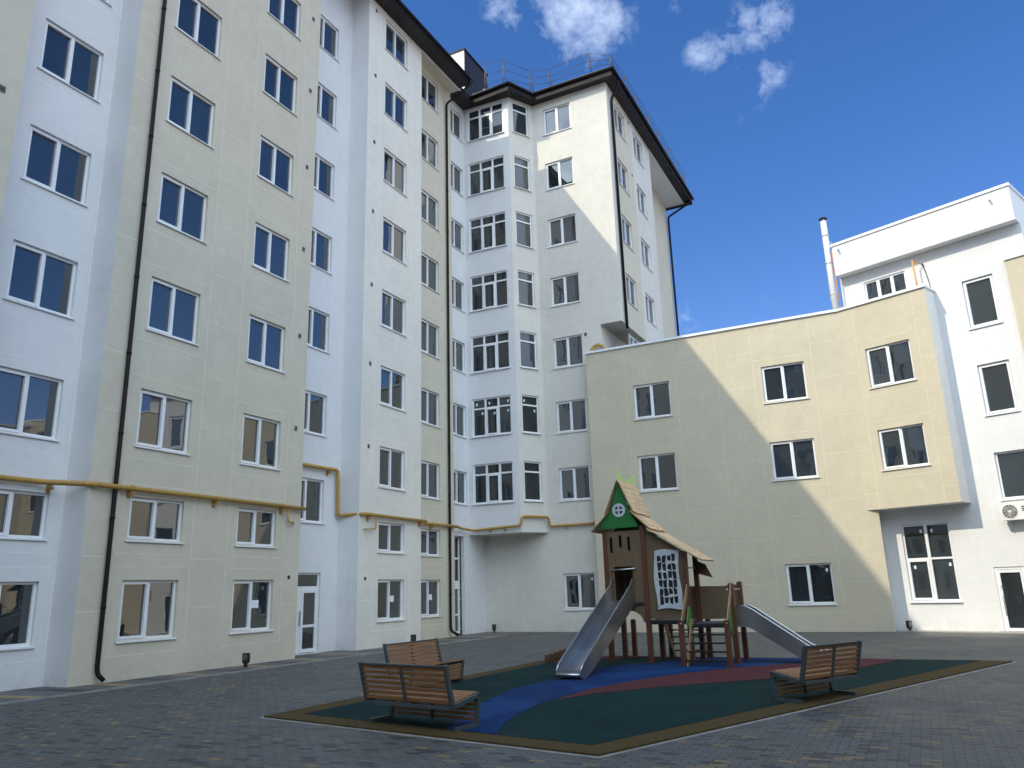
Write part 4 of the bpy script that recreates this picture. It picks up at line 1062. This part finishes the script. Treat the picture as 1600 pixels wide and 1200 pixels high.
    for i, a in enumerate(gx):
        for j, c in enumerate(gz):
            dx = rnd.uniform(-.016, .016); dz = rnd.uniform(-.034, .034)
            if i in (0, len(gx) - 1): dx = .025 * math.sin(c * 5.2 + (0 if i else 1)); 
            if j in (0, len(gz) - 1): dz = .022 * math.sin(a * 9)
            V[i, j] = (a + dx, c + dz)
    mb = MB(); ya, yb = Y0 - .045, Y0 - .026
    for i in range(len(gx) - 1):
        for j in range(len(gz) - 1):
            if i % 2 == 1 and j % 2 == 1:
                q = [V[i, j], V[i + 1, j], V[i + 1, j + 1], V[i, j + 1]]
                for k in range(4):
                    a, b = q[k], q[(k + 1) % 4]; mb.face([(a[0], ya, a[1]), (b[0], ya, b[1]), (b[0], yb, b[1]), (a[0], yb, a[1])], HWHITE)
                continue
            q = [V[i, j], V[i + 1, j], V[i + 1, j + 1], V[i, j + 1]]
            mb.face([(x, ya, z) for x, z in q], HWHITE)
    lp = P(mb, 'lattice_panel', 'grey white panel with irregular small openings')
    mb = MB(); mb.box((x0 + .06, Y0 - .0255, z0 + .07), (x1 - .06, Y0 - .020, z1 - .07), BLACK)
    # black board behind the openings stands in for the shade inside
    P(mb, 'interior_shade_board')
    m = MB()
    for a, c in ((x0 + .05, z1 - .06), (x1 - .05, z1 - .06), (x0 + .05, z0 + .06), (x1 - .05, z0 + .06), (x0 + .03, 1.9), (x1 - .03, 1.9)): m.tube([(a, ya - .006, c), (a, ya, c)], .012, BLACK, 8)
    m.build('bolt', lp)
    # grab rail across the slide opening
    mb = MB(); mb.tube([(-6.74, Y0 - .09, 2.14), (-6.10, Y0 - .09, 2.16)], .018, STEEL, 8)
    for x in (-6.72, -6.12): mb.tube([(x, Y0 - .09, 2.15), (x, Y0, 2.15)], .014, STEEL, 6)
    P(mb, 'grab_rail')
    # gable board, green with a round window
    yg = Y0 - .10; ax, az_ = -6.41, 4.30; n = 26; c = Vector((-6.43, yg, 3.56)); rr = .165
    outer = [(-7.05, 3.12), (-5.97, 3.14), (-5.99, 3.2), (-6.17, 3.55), (ax, az_), (-6.66, 3.52), (-6.92, 3.24)]
    mb = MB(); mb.prism([(x, yg, z) for x, z in outer], (0, .022, 0), GREEN); g = P(mb, 'gable_board', 'green gable board')
    mb = MB(); mb.prism([(x, Y1 + .08, z) for x, z in outer], (0, .022, 0), GREEN); P(mb, 'gable_board', 'green gable board at the back')
    m = MB(); ring = [(c.x + rr * math.cos(2 * math.pi * k / n), yg - .014, c.z + rr * math.sin(2 * math.pi * k / n)) for k in range(n)]
    m.prism(ring, (0, .013, 0), HWHITE); m.build('round_window', g)
    m = MB()
    for q in range(4):
        t0 = q * math.pi / 2; pts = []
        for k in range(7):
            t = t0 + .26 + (math.pi / 2 - .52) * k / 6; pts.append((c.x + .105 * math.cos(t), yg - .017, c.z + .105 * math.sin(t)))
        tm = t0 + math.pi / 4; pts.append((c.x + .030 * math.cos(tm), yg - .017, c.z + .030 * math.sin(tm)))
        m.prism(pts, (0, .003, 0), BLACK)
    for x, z in ((-6.93, 3.2), (-6.03, 3.2), (ax, 4.2)): m.tube([(x, yg - .006, z), (x, yg, z)], .014, BLACK, 8)
    m.build('window_opening', g)
    # lime finial board along the ridge
    mb = MB(); ys = [Y0 - .16, Y1 + .2]; pts = []
    L = ys[1] - ys[0]
    pts = [(ax, ys[0], az_ - .06), (ax, ys[1], az_ - .06)] + [(ax, ys[0] + L * t, az_ + .06 + .24 * (2 * t - 1) ** 2 * (1 if t < .5 else .85)) for t in [1 - k / 12 for k in range(13)]]
    mb.prism(pts, (.022, 0, 0), LIME); P(mb, 'finial_board', 'lime green ridge board with a scooped top')
    # shingled roof: overlapping layers
    ya, yb = Y0 - .18, Y1 + .2
    def layer(p, q, mat, rows=3, jag=True, name='roof_panel'):
        """p,q = (x,z) top and bottom of the slope; jagged lower edge"""
        p = Vector((p[0], 0, p[1])); q = Vector((q[0], 0, q[1])); d = q - p; nrm = Vector((-d.z, 0, d.x)).normalized(); nrm = nrm if nrm.z > 0 else -nrm
        mb = MB(); N = 9
        for k in range(N):
            a, b = ya + (yb - ya) * k / N, ya + (yb - ya) * (k + 1) / N
            for r_ in range(rows):
                t0, t1 = r_ / rows, (r_ + 1.12) / rows if r_ < rows - 1 else 1 + (rnd.uniform(-.03, .03) if jag else 0)
                P0, P1 = p + d * t0, p + d * t1; o0, o1 = nrm * (.004 + .004 * r_), nrm * (.016 + .004 * r_)
                g = .004
                mb.prism([(P0.x + o0.x, a + g, P0.z + o0.z), (P0.x + o0.x, b - g, P0.z + o0.z), (P1.x + o1.x, b - g + rnd.uniform(-.003, .003), P1.z + o1.z), (P1.x + o1.x, a + g, P1.z + o1.z)], nrm * .008, mat)
        mb.prism([(p.x, ya, p.z), (p.x, yb, p.z), (q.x, yb, q.z), (q.x, ya, q.z)], nrm * .004, mat)
        P(mb, name)
    layer((ax + .012, az_ - .01), (-6.06, 3.46), SHINGLE, 6)
    layer((-6.14, 3.52), (-5.66, 3.04), SHINGLE, 4)
    layer((-5.76, 3.08), (-4.52, 2.28), SHINGLE, 3, False)
    layer((ax - .012, az_ - .01), (-6.76, 3.44), SHINGLE, 6)
    layer((-6.70, 3.50), (-7.14, 3.06), SHINGLE, 4)
    # dark side board at lean-to back
    mb = MB(); mb.prism([(X[2] + .05, Y1 + .04, 2.0), (-4.55, Y1 + .04, 1.9), (-4.70, Y1 + .04, 2.22), (X[2] + .05, Y1 + .04, 2.3)], (0, .02, 0), HDPE); P(mb, 'roof_brace')
    mb = MB(); mb.tube([(X[2], Y0, 2.14), (X[2], Y1, 2.14)], .016, STEEL, 8); mb.tube([(X[3] - .1, Y0 - .02, 1.62), (X[3] + .12, Y0 + .3, 1.62)], .018, STEEL, 8); P(mb, 'grab_rail')
    # stairs to the platform, with slanting hand rails
    mb = MB()
    for k in range(5):
        z = .14 + k * .17; yy = 17.70 + k * .145
        mb.box((X[2] + .06, yy - .05, z), (X[3] - .06, yy + .07, z + .03), BLACK)
    P(mb, 'stair_tread')
    for x, o in ((X[2], .065), (X[3], -.065)):
        mb = MB(); mb.prism([(x, 17.58, .92), (x, 17.70, .86), (x, Y0, 1.62), (x, Y0 - .02, 1.80)], (.025, 0, 0), PALEW); P(mb, 'hand_rail')
        mb = MB(); mb.prism([(x + o, 17.60, .0), (x + o, 17.78, .0), (x + o, 18.42, .84), (x + o, 18.38, 1.0), (x + o, 18.22, 1.0)], (.022, 0, 0), PALEW); P(mb, 'stair_stringer')
        mb = MB(); mb.prism([(x + o * .6, 17.95, .90), (x + o * .6, 18.25, .62), (x + o * .6, 18.36, .7), (x + o * .6, 18.36, 1.22), (x + o * .6, 18.2, 1.28)], (.018, 0, 0), LIMEG); P(mb, 'green_bracket')
    mb = MB()
    for k in range(5):
        z = .16 + k * .17; yy = 20.14 - k * .14
        mb.box((X[1] + .06, yy - .06, z), (X[2] - .06, yy + .05, z + .03), BLACK)
    P(mb, 'stair_tread')
    post(X[2], Y2, .92)
    for x in (X[1] + .06, X[2] - .08):
        mb = MB(); mb.prism([(x, 20.22, 0), (x, 20.05, 0), (x, 19.36, .84), (x, 19.36, 1.02), (x, 19.5, 1.0)], (.022, 0, 0), PALEW); P(mb, 'stair_stringer')
    # ---- slides
    def slide(name, c, d, prof, wd, label):
        """c start point (x,y), d unit direction, prof list of (dist, bed z, side top z)"""
        d = Vector((*d, 0)).normalized(); s = Vector((d.y, -d.x, 0)); c = Vector((*c, 0)); mb = MB(); t = .012
        h = wd / 2
        for (a, za, ta), (b, zb, tb) in zip(prof, prof[1:]):
            pa, pb = c + d * a, c + d * b; Z = Vector((0, 0, 1))
            mb.face([pa - s * h + Z * za, pa + s * h + Z * za, pb + s * h + Z * zb, pb - s * h + Z * zb], STEEL)
        o = P(mb, name, label)
        for sg in (-1, 1):
            m = MB()
            for (a, za, ta), (b, zb, tb) in zip(prof, prof[1:]):
                pa, pb = c + d * a + s * sg * h, c + d * b + s * sg * h; Z = Vector((0, 0, 1)); e = s * sg * t
                m.prism([pa + Z * (za - .12), pb + Z * (zb - .12 if b < prof[-1][0] else zb - .04), pb + Z * tb, pa + Z * ta], e, STEEL)
            m.build('side_cheek', o)
            m = MB(); m.tube([c + d * a + s * (sg * (h + .006)) + Vector((0, 0, ta)) for a, za, ta in prof], .016, STEEL, 8); m.build('edge_rail', o)
        a, za, ta = prof[-1]; m = MB(); q = c + d * a; m.tube([q - s * h + Vector((0, 0, za - .02)), q + s * h + Vector((0, 0, za - .02))], .035, STEEL, 12); m.build('end_roll', o)
    slide('slide', (-6.43, 18.34), (0, -1), [(0, 1.44, 1.86), (.06, 1.44, 1.93), (.18, 1.42, 1.90), (.30, 1.36, 1.78), (2.95, .27, .54), (3.2, .18, .43), (3.45, .15, .30), (3.58, .14, .18)], .50, 'long steel slide coming down from the tower towards the camera')
    slide('slide', (-3.90, 18.88), (1, -.04), [(0, .92, 1.24), (.20, .92, 1.25), (.34, .86, 1.18), (1.45, .16, .42), (1.7, .12, .32), (1.95, .12, .2)], .46, 'short steel slide leaving the platform to the right')
LIMEG = plain('bracket_green', (.06, .24, .05), .45)
playground()
T = thing('timber_edging', 'low reddish timber piece lying at the far left edge of the rubber surface', 'timber', (-8.5, 19, .04))
mb = MB(); mb.bar((-8.42, 18.1, .10), (-8.72, 20.0, .10), .12, .10, POSTW); part(mb, 'beam', T)
mb = MB()
for k in range(5):
    t = k / 4; x, y = -8.40 + t * -.3, 18.15 + t * 1.8; mb.box((x - .09, y - .04, .16), (x + .07, y + .04, .20), POSTW)
part(mb, 'cross_piece', T)
# the thin render joints are surface pattern: fold them into the wall meshes they lie on
def fold_joints():
    pairs = {'grey_cream_joint': 'grey_cream_stucco', 'cream_joint': 'cream_stucco', 'pale_joint': 'pale_stucco', 'off_white_joint': 'off_white_stucco', 'white_joint': 'white_stucco'}
    for j in [o for o in COL.objects if o.name.startswith('render_joints')]:
        jm = j.data.materials[0].name; walls = [w for w in j.parent.children if w.name.startswith('wall') and w.data.materials and w.data.materials[0].name == pairs[jm]]
        w = max(walls, key=lambda q: len(q.data.polygons))
        bm = bmesh.new(); bm.from_mesh(w.data); base = len(w.data.materials); n0 = len(bm.faces)
        bm.from_mesh(j.data); bm.faces.ensure_lookup_table()
        for m in j.data.materials: w.data.materials.append(m)
        for f in bm.faces[n0:]: f.material_index += base
        bm.to_mesh(w.data); bm.free(); bpy.data.objects.remove(j)
fold_joints()
SC.cycles.use_denoising = True
SC.cycles.max_bounces = 8; SC.cycles.diffuse_bounces = 4
